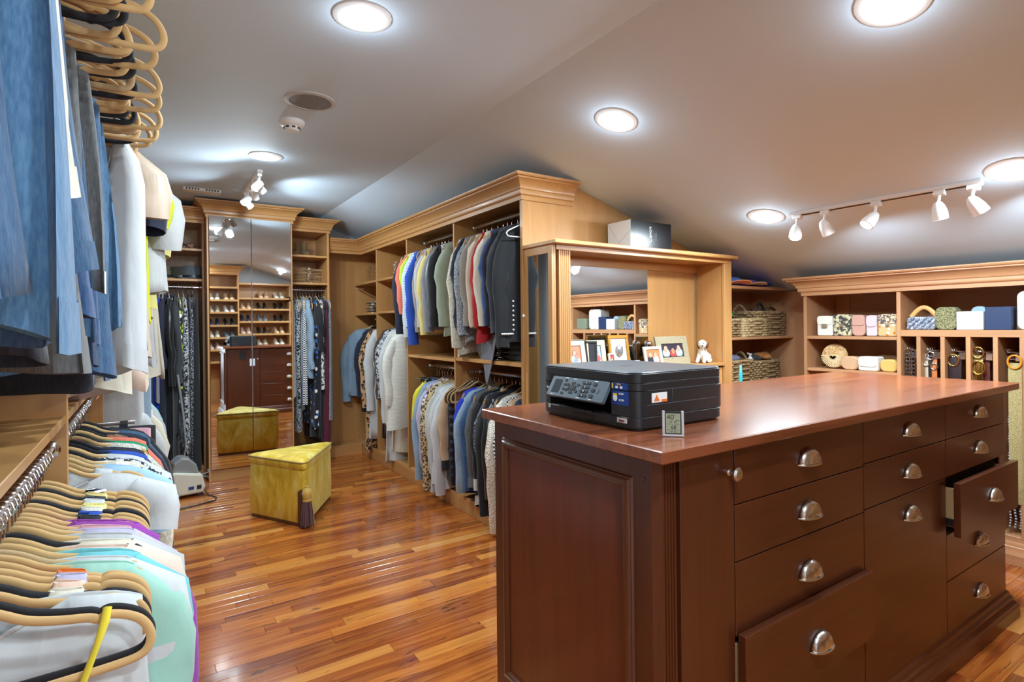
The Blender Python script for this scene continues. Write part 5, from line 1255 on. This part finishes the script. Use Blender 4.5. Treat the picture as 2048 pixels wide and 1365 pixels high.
def fold_cloth(name, c, size, mat, label, cat, grp=None, seed=1, top=None):
    r = random.Random(seed); n = 5
    P = []
    for k in range(n):
        P.append(((r.uniform(-.4, .4) * size[0], r.uniform(-.4, .4) * size[1], size[2] * (.35 + .3 * r.random())), (size[0] * .32, size[1] * .32, size[2] * .35)))
    o = blob(name, P, mat, max(.004, min(size) * .08), 2, None, c); tag(o, label, cat, grp); return o
GRN = plain('green_plastic', srgb(50, 176, 60), .4)
gt = empty('toy', (3.40, 2.44, 1.26), 'bright green folded trinket poking out of the square basket', 'toy')
MB().tube([(-.04, 0, .0), (-.01, .01, .045), (.03, 0, .02), (.055, -.01, .055)], [(.012, .006), (.014, .006), (.012, .006), (.008, .005)], 8).build('loop', GRN, gt, local=True, smooth=60)
MB().cbox((.0, 0, .01), (.10, .05, .03)).build('pouch', BLACK_P, gt, local=True, bevel=.006)
tb = empty('bottle', (3.442, 2.365, .766), 'turquoise tube bottle standing before the lower dark basket', 'bottle')
MB().lathe([(.014, 0), (.016, .004), (.016, .14), (.013, .148)], n=20).build('body', plain('turquoise', srgb(70, 190, 200), .35), tb, local=True, smooth=40)
MB().lathe([(.012, .146), (.012, .185), (.010, .188)], n=20).build('cap', plain('turquoise2', srgb(120, 214, 220), .35), tb, local=True, smooth=40)
for i, (x, y, c, lb) in enumerate([(3.52, 2.50, (150, 156, 196), 'rolled periwinkle cloth in the lower dark basket'), (3.80, 2.50, (50, 46, 44), 'dark rolled pouch in the basket beside the wall panel'), (3.92, 2.50, (206, 130, 60), 'orange brown trinket pouch in the basket beside the wall panel')]):
    fold_cloth('pouch', (x, y, .955), (.16, .12, .07), cloth(f'pouch{i}', srgb(*c)), lb, 'pouch', None, i + 3)
sb = empty('bottle', (3.70, 2.46, .99), 'small white pump bottle rising from the lower baskets', 'bottle')
MB().lathe([(.018, -.1), (.018, .0), (.008, .012), (.008, .02), (.014, .022), (.014, .034)], n=16).build('body', WHITE_P, sb, local=True, smooth=40); MB().tube([(0, 0, .03), (-.03, 0, .036)], .005, 6).build('spout', WHITE_P, sb, local=True)
# visors and caps on the corner top
def cap(x, y, z, rz, c1, c2, label, s=1.0, tilt=0, hb=.055):
    o = empty('sun_visor', (x, y, z), label, 'hat', 'caps on top of the corner shelves', rz)
    MB().grid(lambda u, v: ((.075 * math.cos(2 * PI * u)) * math.cos(v * 1.35) * s, .085 * math.sin(2 * PI * u) * math.cos(v * 1.35) * s, .012 + hb * math.sin(v * 1.35) * s), 24, 7, closeu=True).build('crown_panel', cloth('cap_%d_%d_%d' % c1, srgb(*c1)), o, local=True, smooth=60)
    b = MB().grid(lambda u, v: ((-.055 - .085 * v * math.cos((u - .5) * 2.2)) * s, .085 * math.sin((u - .5) * 2.6) * (1 + .15 * v) * s, (.034 * math.cos((u - .5) * 2.9) * v * .6 + .012) * s), 14, 6).build('brim', cloth('cap_%d_%d_%d' % c2, srgb(*c2)), o, local=True, smooth=60)
    b.modifiers.new('t', 'SOLIDIFY').thickness = .004
    return o
cap(3.47, 2.44, 1.507, 1.2, (70, 110, 190), (238, 150, 96), 'blue cap with an orange brim beside the hutch top', 1.0)
cap(3.56, 2.52, 1.507, 1.35, (156, 60, 170), (222, 222, 226), 'purple cap with a white brim behind the orange brim', 1.0, hb=.065)
cap(3.66, 2.43, 1.507, 1.4, (120, 70, 160), (220, 196, 150), 'violet cap with a straw brim on the corner shelves', .85, hb=.05)
cap(3.79, 2.47, 1.507, 1.0, (24, 44, 200), (24, 44, 190), 'cobalt blue cap nearest the wall above the baskets', .95, hb=.035)

# ---- bags on the right unit (fronts face -x)
def bagbox(name, y0, y1, z0, z1, mat, label, cat='bag', d=.07, x=3.73, flap=None, flapmat=None, strap=None, r=.012, clasp=None, rnd=0):
    o = empty(name, (x + d / 2, (y0 + y1) / 2, z0), label, cat, 'bags on the wall unit shelves')
    w, h = y1 - y0, z1 - z0
    pts = rrect(y0, y1, z0, z1, rnd or r, 5)
    MB().prism(pts, 'x', x, x + d).build('body', mat, o, smooth=30, bevel=min(.006, r / 2))
    if flap:
        zf = z1 - h * flap; MB().prism(rrect(y0 + .002, y1 - .002, zf, z1 + .001, min(.02, h * flap * .45), 5), 'x', x - .005, x).build('flap', flapmat or mat, o, smooth=30, bevel=.002)
    if clasp: MB().prism(rrect((y0 + y1) / 2 - clasp, (y0 + y1) / 2 + clasp, (z0 + z1) / 2 - clasp * .7, (z0 + z1) / 2 + clasp * .7, clasp * .3), 'x', x - .010, x - .004).build('clasp', NICKEL, o, bevel=.001)
    if strap: MB().tube([(x + d / 2, y0 + .01, z1 - .01), (x + d / 2, y0 + w * .2, z1 + strap), (x + d / 2, y1 - w * .2, z1 + strap), (x + d / 2, y1 - .01, z1 - .01)], .004, 8).build('strap', mat, o, smooth=60)
    return o
Z1 = 1.158; Z2 = 1.198; Z3 = .944
PY = cloth('python', srgb(206, 196, 160), 'print', srgb(60, 64, 60), rough=.5); LEA = lambda k, *c: plain('leather_' + k, srgb(*c), .45, 0, Coat_Weight=.15)
bagbox('handbag', 1.885, 1.985, Z1, Z1 + .13, LEA('white', 226, 224, 214), 'cream leather handbag with a metal clasp, first on the bag shelf', clasp=.018, flap=.45)
bagbox('handbag', 1.772, 1.880, Z1, Z1 + .138, PY, 'snakeskin handbag with black corners on the bag shelf', flap=.6, d=.06, flapmat=PY, clasp=.012)
bagbox('handbag', 1.688, 1.768, Z1, Z1 + .132, LEA('rose', 196, 152, 138), 'dusty rose rounded handbag on the bag shelf', rnd=.03, flap=.5)
bagbox('handbag', 1.622, 1.684, Z1, Z1 + .128, LEA('lilac', 208, 190, 196), 'pale lilac envelope bag between rose and floral bags', rnd=.012, flap=.55)
bagbox('handbag', 1.510, 1.618, Z1, Z1 + .134, cloth('tapestry', srgb(200, 170, 120), 'floral', srgb(190, 110, 40), scale=2), 'flowered tapestry handbag beside the shelf divider', flap=.42, flapmat=cloth('tapestry2', srgb(214, 190, 150), 'print', srgb(90, 80, 90), scale=1.5), clasp=.010)
bg = bagbox('beaded_clutch', 1.325, 1.462, Z2, Z2 + .075, cloth('beads', srgb(120, 130, 150), 'sequin', srgb(230, 235, 245), rough=.25, scale=.8), 'beaded grey clutch with a curved wooden handle', r=.02, d=.08)
MB().tube([(3.77, 1.455 - .13 * t / 10, Z2 + .075 + .055 * math.sin(PI * t / 10)) for t in range(11)], [(.006, .012)] * 11, 8).build('wooden_handle', WOODH, bg, smooth=60)
bdm = MB().ball((0, 0, 0), .0075, 8, 5).mesh('bead', plain('bead', srgb(150, 160, 180), .12, .4), 60)
for i in range(70): link('bead', bdm, bg, (3.727 - .035 * 0 - bg.location.x, 1.332 + (i * .0618 % 1) * .125 - bg.location.y, .008 + (i * .377 % 1) * .062))
bagbox('clutch', 1.228, 1.330, Z2, Z2 + .128, cloth('olive_weave', srgb(150, 146, 104), 'tweed', srgb(90, 90, 60), scale=.5), 'olive woven clutch with a gold ball clasp', rnd=.03, d=.08, x=3.75)
bagbox('clutch', 1.100, 1.218, Z2, Z2 + .100, LEA('silver', 206, 212, 226), 'pale silver box clutch with a jewelled arc', d=.06, x=3.715, r=.006)
bagbox('clutch', 1.110, 1.180, Z2, Z2 + .128, cloth('skyblue', srgb(150, 176, 210)), 'pale blue rounded clutch behind the silver one', d=.04, x=3.80, rnd=.03)
bagbox('handbag', .985, 1.094, Z2, Z2 + .122, LEA('navy', 28, 48, 84), 'navy grained leather box bag', d=.08, x=3.72, r=.004)
bagbox('tote_bag', .80, .975, Z2, Z2 + .20, LEA('ivory', 220, 220, 210), 'large ivory tote with a brown handle beside the navy bag', d=.12, x=3.76, r=.03, strap=.04)
bagbox('handbag', .64, .79, Z2, Z2 + .11, LEA('sage', 120, 130, 110), 'sage handbag past the ivory tote', d=.08)
fan = empty('fan_purse', (3.78, 1.895, Z3), 'round straw purse with pleated fan spokes on the lower bag shelf', 'bag', 'bags on the wall unit shelves')
def fanmat(): return rope(srgb(176, 130, 80), srgb(222, 190, 140), 'straw')
MB().lathe([(.001, -.012), (.075, -.006), (.080, 0), (.075, .020), (.001, .026)], (0, 0, .082), 32, Matrix.Rotation(-PI / 2, 3, 'Y')).build('body', fanmat(), fan, local=True, smooth=40)
for k in range(20):
    a = PI + PI * k / 19; MB().cbox((-.030, .04 * math.cos(a), .082 + .04 * math.sin(a)), (.004, .070, .0055), Matrix.Rotation(a, 3, 'X')).build('fan_rib', plain('rib_straw', srgb(226, 200, 156), .6), fan, local=True)
bagbox('clutch', 1.725, 1.838, Z3, Z3 + .085, LEA('nude', 204, 164, 128), 'tan half-moon clutch beside the straw purse', rnd=.04, d=.06)
bagbox('handbag', 1.612, 1.722, Z3, Z3 + .088, LEA('white2', 230, 230, 228), 'white flap bag between tan and mustard clutches', flap=.7, d=.09, x=3.71)
bagbox('clutch', 1.512, 1.608, Z3, Z3 + .075, LEA('mustard', 206, 170, 96), 'mustard clutch against the shelf divider', rnd=.03, d=.06)
bagbox('handbag', 1.56, 1.68, Z3, Z3 + .095, LEA('brown', 120, 84, 56), 'brown handbag behind the white flap bag', d=.06, x=3.85, r=.02)
# belts in the cubbies
def belt_rack(y, label):
    o = empty('belt_rack', (3.82, y, 1.10), label, 'rack', 'belt racks in the cubbies')
    B(3.735, 3.86, y - .036, y - .008, 1.035, 1.075).build('plate', CHROME, o, bevel=.002)
    for k in range(4):
        for z in (1.085, 1.050): MB().tube([(3.74 + .03 * k, y - .02, z - .006), (3.74 + .03 * k, y + .022, z - .004), (3.74 + .03 * k, y + .027, z + .012)], .0032, 6).build('peg', CHROME, o, smooth=60)
    return o
for y, lb in ((1.437, 'first'), (1.335, 'second'), (1.222, 'third'), (1.105, 'fourth'), (.985, 'fifth')): belt_rack(y, f'chrome belt rack in the {lb} cubby from the bag shelf divider')
def belt(y, x, z0, z1, w, mat, label, buckle=None, bm=None, cat='belt', par=None):
    if y > 1: y += .014; x -= .022
    w *= 1.25
    o = empty('belt', (x, y, (z0 + z1) / 2), label, cat, 'belts in the cubbies')
    MB().tube([(x, y, z1), (x - .006, y, z1 - .05), (x - .003, y, (z0 + z1) / 2), (x, y, z0)], [(w / 2, .002)] * 4, 8, up=(1, 0, 0)).build('strap', mat, o, smooth=50)
    if buckle:
        rr, zz = buckle; MB().tube([(x - .010, y + rr * .8 * math.cos(a * PI / 8), zz + rr * math.sin(a * PI / 8)) for a in range(16)], .0045, 8, closed=True, up=(1, 0, 0)).build('buckle', bm or CHROME, o, smooth=60)
    return o
GOLD = plain('gold', srgb(212, 172, 96), .2, 1)
for i, dy in enumerate((-.012, .012, .0)):
    y = 1.452 + dy; o = empty('chain_belt', (3.745 - .008 * i, y, .9), ['silver chain belt nearest the divider in the first cubby', 'silver chain belt beside its twin in the first cubby', 'looped silver chain belt hung in front in the first cubby'][i], 'belt', 'belts in the cubbies')
    mb = MB()
    for k in range(16): mb.tube([(.002 * (k % 2), .014 * math.cos(a * PI / 4), .17 - .022 * k + .015 * math.sin(a * PI / 4)) for a in range(8)], .0032, 6, closed=True, up=(1, 0, 0))
    mb.build('chain', CHROME, o, local=True, smooth=60, kind='stuff')
belt(1.335, 3.775, .60, 1.075, .022, LEA('black', 24, 24, 26), 'narrow black belt in the second cubby', (.022, 1.05))
belt(1.357, 3.782, .64, 1.06, .018, LEA('cream', 214, 200, 176), 'thin cream belt with a round buckle in the second cubby', (.020, 1.01), NICKEL)
belt(1.318, 3.772, .66, 1.04, .020, LEA('cognac', 190, 110, 60), 'cognac belt half hidden in the second cubby', (.018, .99))
belt(1.225, 3.765, .60, 1.05, .055, LEA('espresso', 42, 22, 26), 'wide espresso belt in the third cubby', (.032, 1.03), GOLD)
belt(1.247, 3.775, .66, 1.04, .02, LEA('plum', 50, 26, 50), 'slim plum belt in the third cubby')
belt(1.115, 3.765, .68, 1.06, .03, LEA('gilt', 190, 160, 96), 'gilt belt with double gold rings in the fourth cubby', (.030, 1.075), GOLD)
belt(1.112, 3.757, .76, 1.03, .028, GOLD, 'gold scalloped belt with an oval buckle in the fourth cubby', (.036, .995), GOLD)
belt(1.085, 3.785, .64, 1.05, .02, LEA('rust', 96, 40, 34), 'rust brown belt at the back of the fourth cubby')
belt(.968, 3.70, .31, 1.03, .043, cloth('olive_strap', srgb(176, 158, 106), 'tweed', srgb(140, 124, 80)), 'long olive woven belt hanging out of the fifth cubby', (.034, 1.035), plain('amber', srgb(214, 130, 30), .2))
o = empty('bead_belt', (3.715, .985, .5), 'strings of grey beads hanging below the olive belt', 'belt', 'belts in the cubbies')
bm_ = MB()
for s in range(3):
    for k in range(40): bm_.ball((.004 * s, -.03 + .022 * s + .002 * math.sin(k), .25 - .0145 * k), .006, 6, 4)
bm_.build('beads', plain('grey_pearl', srgb(160, 156, 160), .25, .3), o, local=True, smooth=60, kind='stuff')
# far end items only seen in the hutch mirror
for i in range(3): bagbox('handbag', .10 + .15 * i, .22 + .15 * i, Z1, Z1 + .12 + .01 * i, LEA('m%d' % i, *[(40, 44, 60), (60, 66, 84), (200, 196, 184)][i]), ['midnight blue bag', 'slate blue bag', 'stone white bag'][i] + ' at the shelf end near the shoe wall', rnd=.03)

# ---- ottoman
VEL = N('gold_velvet'); nz = VEL.noise(VEL.coord((3, 3, 1.2)), 2.2, 4, .6, 1.5); VEL.col(VEL.ramp(nz, [(.28, srgb(176, 140, 22)), (.46, srgb(214, 180, 50)), (.60, srgb(226, 204, 104)), (.76, srgb(240, 234, 176))])); VEL.set(Roughness=.55, Sheen_Weight=.8, Sheen_Roughness=.35); VEL.b.inputs['Sheen Tint'].default_value = srgb(236, 228, 150); VEL.bump(nz, .25, .01); VEL = VEL.m
ot = empty('ottoman', (.84, 3.96, 0), 'gold velvet wedge-shaped ottoman with a tassel on the tigerwood floor', 'ottoman')
def tri(ins, r=.05, n=6):
    P = [Vector((.548, 4.075)), Vector((.815, 3.60)), Vector((1.135, 4.16))]; c = sum(P, Vector((0, 0))) / 3; out = []
    Q = [c + (p - c) * (1 - ins / (p - c).length * 1.6) for p in P]
    for i in range(3):
        a, b, d = Q[i - 1], Q[i], Q[(i + 1) % 3]; u = (a - b).normalized(); v = (d - b).normalized()
        s, e = b + u * r * 1.2, b + v * r * 1.2
        out += [tuple(s * (1 - t) ** 2 + b * 2 * t * (1 - t) + e * t * t) for t in [k / n for k in range(n + 1)]]
    return out
MB().prism(tri(.006), 'z', 0, .022).build('plinth', plain('dark_wood', srgb(96, 62, 34), .5), ot, bevel=.002)
bod = MB(); zz = [.022, .03, .12, .22, .30, .345, .352]; pr_ = [tri(.004), tri(0), tri(-.004), tri(-.002), tri(.0), tri(.002), tri(.006)]
k = len(pr_[0]); bod.add([(p[0], p[1], z) for P, z in zip(pr_, zz) for p in P], [(i * k + j, i * k + (j + 1) % k, (i + 1) * k + (j + 1) % k, (i + 1) * k + j) for i in range(len(zz) - 1) for j in range(k)] + [tuple(range(k))[::-1], tuple(range(6 * k, 7 * k))])
bod.build('body', VEL, ot, smooth=50)
cu = MB(); zz = [.354, .360, .385, .400, .412, .420, .423]; pr_ = [tri(.004), tri(-.003), tri(-.006), tri(-.001), tri(.012), tri(.05), tri(.12)]
cu.add([(p[0], p[1], z) for P, z in zip(pr_, zz) for p in P], [(i * k + j, i * k + (j + 1) % k, (i + 1) * k + (j + 1) % k, (i + 1) * k + j) for i in range(len(zz) - 1) for j in range(k)] + [tuple(range(k))[::-1], tuple(range(6 * k, 7 * k))])
cu.build('cushion', VEL, ot, smooth=50)
for z, i_ in ((.402, -.005),): MB().tube([(p[0], p[1], z) for p in tri(i_)], .0045, 6, closed=True).build('piping', plain('gold_piping', srgb(150, 118, 30), .6, 0, Sheen_Weight=.5), ot, smooth=60)
def arch(w, h, z): return [(x, z_) for x, z_ in [(-w, z), (w, z), (w, z + h)] + [(w * math.cos(PI * t / 8), z + h + w * math.sin(PI * t / 8)) for t in range(1, 8)] + [(-w, z + h)]]
TA = Matrix.Translation((.822, 3.630, 0)) @ Matrix.Rotation(math.radians(8), 4, 'Z') @ Matrix.Diagonal((1.35, 1.35, 1.0, 1))
q = MB().prism(arch(.028, .19, .024), 'y', -.001, .02); q.v = [tuple(TA @ Vector(v)) for v in q.v]; q.build('slot', plain('slot_dark', srgb(90, 50, 14), .8), ot)
ts = MB().lathe([(.004, .262), (.008, .258), (.006, .25), (.018, .24), (.023, .215), (.021, .195), (.016, .180), (.020, .176), (.020, .168)], (0, -.02, 0), 18); ts.v = [tuple(TA @ Vector(v)) for v in ts.v]
tz = ts.build('tassel', plain('tassel_gold', srgb(190, 150, 60), .6, 0, Sheen_Weight=.4), ot, smooth=50)
br = MB()
for i in range(90):
    a = R.random() * 6.28; r_ = .018 * R.random() ** .5; br.tube([(r_ * math.cos(a), -.02 + r_ * math.sin(a), .175), (r_ * 1.5 * math.cos(a), -.02 + 1.5 * r_ * math.sin(a), .10), (r_ * 1.7 * math.cos(a), -.02 + 1.7 * r_ * math.sin(a), .012 + .02 * R.random())], .0021, 4)
br.v = [tuple(TA @ Vector(v)) for v in br.v]; br.build('fringe', plain('tassel_plum', srgb(92, 52, 54), .6, 0, Sheen_Weight=.4), tz, kind='stuff', label='dark plum fringe')
MB().tube([(.86 + .0, 3.66, .18), (.868, 3.652, .10), (.875, 3.645, .01)], [(.008, .004), (.012, .005), (.016, .006)], 8).build('fringe', plain('tassel_pale', srgb(196, 176, 120), .6), tz, smooth=60, label='pale gold fringe behind')

# ---- steamer on the floor by the long coats
se = empty('garment_steamer', (.235, 4.83, 0), 'white garment steamer base with a clear water tank on the floor', 'steamer', rz=.15)
GP = plain('warm_white_plastic', srgb(206, 204, 188), .4)
MB().prism([(-.12, .02), (.10, .02), (.115, .06), (.095, .16), (-.09, .20), (-.12, .18)], 'y', -.09, .09).build('housing', GP, se, local=True, bevel=.014)
MB().prism([(-.10, .175), (.08, .155), (.06, .235), (.01, .29), (-.04, .30), (-.09, .26)], 'y', -.075, .075).build('water_tank', plain('clear_tank', srgb(190, 196, 198), .12, 0, Transmission_Weight=.6), se, local=True, bevel=.014)
B(.055, .085, -.096, -.088, .055, .085).build('switch', BLACK_P, se, local=True, bevel=.002); B(.0, .035, -.096, -.088, .06, .08).build('badge', plain('sticker_blue', srgb(24, 62, 140), .35), se, local=True)
for sx in (-.09, .08):
    for sy in (-.075, .075): MB().lathe([(.018, -.006), (.018, .006)], (sx, sy, .019), 14, Matrix.Rotation(PI / 2, 3, 'X')).build('wheel', BLACK_P, se, local=True, smooth=40)
MB().tube([(.0, .02, .28), (.01, .04, .38), (.0, .06, .60), (-.03, .08, .9)], .009, 8).build('hose', plain('hose_grey', srgb(120, 124, 128), .5), se, local=True, smooth=60)
pc = MB().tube([(.34, 4.79, .06), (.37, 4.72, .012), (.42, 4.62, .006), (.40, 4.54, .006), (.30, 4.50, .006), (.18, 4.46, .006), (.10, 4.50, .006)], .0045, 8).build('power_cord', BLACK_P, None, smooth=60); tag(pc, 'black power cord curling on the floor from the steamer', 'cord')
pc = MB().tube([(.345 + .05 * math.cos(t * .7), 4.86 + .03 * math.sin(t * .7), .10 + .006 * t) for t in range(11)], .0045, 8).build('power_cord', plain('hose_grey', srgb(120, 124, 128), .5), None, smooth=60); tag(pc, 'coiled grey cord beside the steamer and black gowns', 'cord')

# ---- hats, bags and hanger piles on the high shelves
def hat(x, y, z, r, h, c, label, rz=0):
    o = empty('hat', (x, y, z), label, 'hat', 'hats on the wardrobe shelves', rz); m = cloth('felt_%d_%d_%d' % c, srgb(*c))
    MB().grid(lambda u, v: (r * (1.25 + .75 * v) / 2 * math.cos(2 * PI * u), r * .8 * (1.25 + .75 * v) / 2 * math.sin(2 * PI * u), .012 + .022 * math.cos(4 * PI * u) * v), 28, 5, closeu=True).build('brim', m, o, local=True, smooth=60).modifiers.new('t', 'SOLIDIFY').thickness = .003
    MB().lathe([(r * .60, .010), (r * .56, h * .6), (r * .45, h * .95), (r * .2, h * .88), (.001, h * .84)], n=24).build('crown_panel', m, o, local=True, smooth=60)
    MB().lathe([(r * .605, .014), (r * .595, .034)], n=24, caps=False).build('band', BLACK_P, o, local=True, smooth=60)
hat(.235, 5.47, 1.661, .15, .11, (52, 52, 40), 'olive hat on the shelf above the blue dress'); hat(.33, 5.44, 1.661, .16, .12, (82, 90, 96), 'slate grey felt hat beside the olive hat'); hat(.10, 5.46, 1.661, .15, .1, (100, 96, 70), 'khaki hat nearest the closet run')
fb = empty('duffel_bag', (.20, 5.5, 1.913), 'flat dark patterned bag lying on the top wardrobe shelf', 'bag')
MB().prism(rrect(-.16, .16, -.13, .13, .04), 'z', 0, .05).build('body', cloth('carpetbag', srgb(60, 40, 34), 'print', srgb(150, 110, 90)), fb, local=True, bevel=.012, smooth=30); MB().tube([(-.08, -.13, .03), (-.04, -.16, .05), (.04, -.16, .05), (.08, -.13, .03)], .006, 6).build('handle', BLACK_P, fb, local=True, smooth=60)
def shoe_mesh(L, hh, mat, heel=True):
    mb = MB(); st = [(0, .016, .026, .9), (.12, .026, .034, 1), (.3, .028, .040, .75), (.5, .026, .038, .35), (.68, .036, .036, .08), (.85, .038, .030, 0), (.96, .026, .022, 0), (1, .008, .012, 0)]
    vs = []
    for t, w, h, e in st:
        z0 = hh * (e if heel else 0) + .003
        top = h * (.55 if .35 < t < .62 else 1)
        for k in range(12):
            a = 2 * PI * k / 12; vs.append((w * math.cos(a), t * L - L / 2, z0 + max(0, math.sin(a)) * top * 1.2 + (0 if math.sin(a) > -.1 else -.003)))
    mb.add(vs, [(i * 12 + k, i * 12 + (k + 1) % 12, (i + 1) * 12 + (k + 1) % 12, (i + 1) * 12 + k) for i in range(len(st) - 1) for k in range(12)] + [tuple(range(12))[::-1], tuple(range(84, 96))])
    if heel: mb.tube([(0, -L / 2 + .012, hh * .92), (0, -L / 2 + .006, 0)], [.012, .0045], 8)
    return mb.mesh('shoe', mat, 50)
SC = {'nude': (214, 178, 140), 'ivory': (226, 222, 206), 'black': (26, 26, 30), 'navy': (34, 42, 66), 'blush': (206, 176, 164), 'metallic': (190, 180, 160), 'white': (232, 232, 230), 'grey': (110, 120, 130)}
SM = {k: shoe_mesh(.235, .075, LEA('shoe_' + k, *c)) for k, c in SC.items()}
def pair(kind, x, y, z, place, rz=0, nm='pump', roww='shoes on the shoe wall'):
    for s in (-1, 1):
        o = link(nm, SM[kind], None, (x + s * .047, y, z), (0, 0, rz + s * .06)); tag(o, f"{kind} {'left' if s < 0 else 'right'} pump {place}", 'shoe', roww or 'shoes on the bottom closet shelf')
hgt = ['top', 'second', 'third', 'fourth', 'fifth']
for j, z in enumerate((1.72, 1.515, 1.30, 1.10, .9)):
    for i, x in enumerate((.93, 1.15)):
        kd = [['ivory', 'nude'], ['metallic', 'white'], ['navy', 'black'], ['ivory', 'grey'], ['blush', 'black']][j][i]
        pair(kd, x, -.17, z + .001, f"on the {hgt[j]} shelf of the tall shoe bay, {'outer' if i == 0 else 'inner'} pair")
for j, z in enumerate((1.57, 1.36, 1.15, .95, .75)):
    for i, x in enumerate((1.40, 1.66, 1.93)):
        kd = [['nude', 'black', 'black'], ['navy', 'grey', 'black'], ['blush', 'black', 'nude'], ['white', 'metallic', 'ivory'], ['ivory', 'nude', 'metallic']][j][i]
        pair(kd, x, -.17, z + .001, f"on the {hgt[j]} shelf of the wide shoe bay, {['near the tall bay', 'in the middle', 'by the divider'][i]}")
for i, (x, y, z) in enumerate([(1.68, -.17, 1.756), (1.93, -.17, 1.756)]): pair(['nude', 'ivory'][i], x, y, z, 'above the wide shoe bay, ' + ['middle', 'outer'][i])
bt = empty('ankle_boots', (1.20, 5.50, 1.913), 'brown suede boots on the top shelf of the narrow wardrobe', 'boots')
for s in (-1, 1): MB().tube([(s * .05, -.02, .13), (s * .05, -.015, .06), (s * .05, -.03, .03), (s * .05, -.13, .02)], [.035, .033, .034, .022], 12).build('boot', cloth('suede', srgb(120, 96, 56)), bt, local=True, smooth=60)
def pile(x, y, z, n, rz, place, cols=('tan', 'dusty')):
    for k in range(n):
        o = link('clothes_hanger', HM[cols[k % len(cols)]], None, (x + R.uniform(-.012, .012), y + R.uniform(-.01, .01), z + .0065 + .0135 * k), (PI / 2, 0, rz + R.uniform(-.08, .08)))
        link('hook', HOOK, o); o.name = 'clothes_hanger'
        O12 = 'bottom second third fourth fifth sixth seventh eighth ninth tenth eleventh twelfth'.split()
        tag(o, f"{HN[cols[k % len(cols)]]} hanger, {O12[k]}{' of' if k == 0 else ' in'} the pile {place}", 'hanger', f'hangers piled {place}')
pile(1.27, 5.36, 1.661, 11, .15, 'in the narrow wardrobe')
pile(1.80, 5.22, 1.681, 12, -PI / 2 - .2, 'on the upper far corner shelf')
pile(1.82, 5.24, 1.381, 9, -PI / 2 + .4, 'on the lower far corner shelf', ('tan', 'black'))
pile(1.82, 4.62, 1.681, 10, -PI / 2, 'on the upper shelf one bay over')
pile(1.80, 2.90, 1.034, 6, -PI / 2 + .3, 'under the black blazer', ('black', 'dusty'))
fold_cloth('blouse', (1.93, 4.70, 1.386), (.20, .20, .12), F['magenta'], 'crumpled magenta top on the middle bay shelf', 'top', None, 9)
for i, (y, c) in enumerate(((2.75, 'black'), (3.05, 'charcoal'))):
    for j in range(3):
        o = MB().prism(rrect(1.84, 2.16, y - .12, y + .12, .03), 'z', 1.034 + .035 * j, 1.034 + .035 * j + .033).build('folded_sweater', F[['black', 'charcoal', 'navy'][(i + j) % 3]], None, smooth=30, bevel=.012)
        tag(o, f"folded {['black', 'charcoal', 'navy'][(i + j) % 3]} sweater, {['bottom', 'middle', 'top'][j]} of the pile {['by the end stile', 'behind the scarf'][i]}", 'sweater', 'folded sweaters on the middle shelf')
for i, (y, k) in enumerate(((3.15, 'black'), (3.62, 'metallic'), (4.0, 'nude'))):
    pair(k, 1.93, y, .105, f"on the bottom shelf under the low rail, {['near the island', 'in the middle', 'at the far side'][i]}", PI / 2, roww='')
print('MESHES', len(bpy.data.meshes), 'OBJ', len(bpy.data.objects))
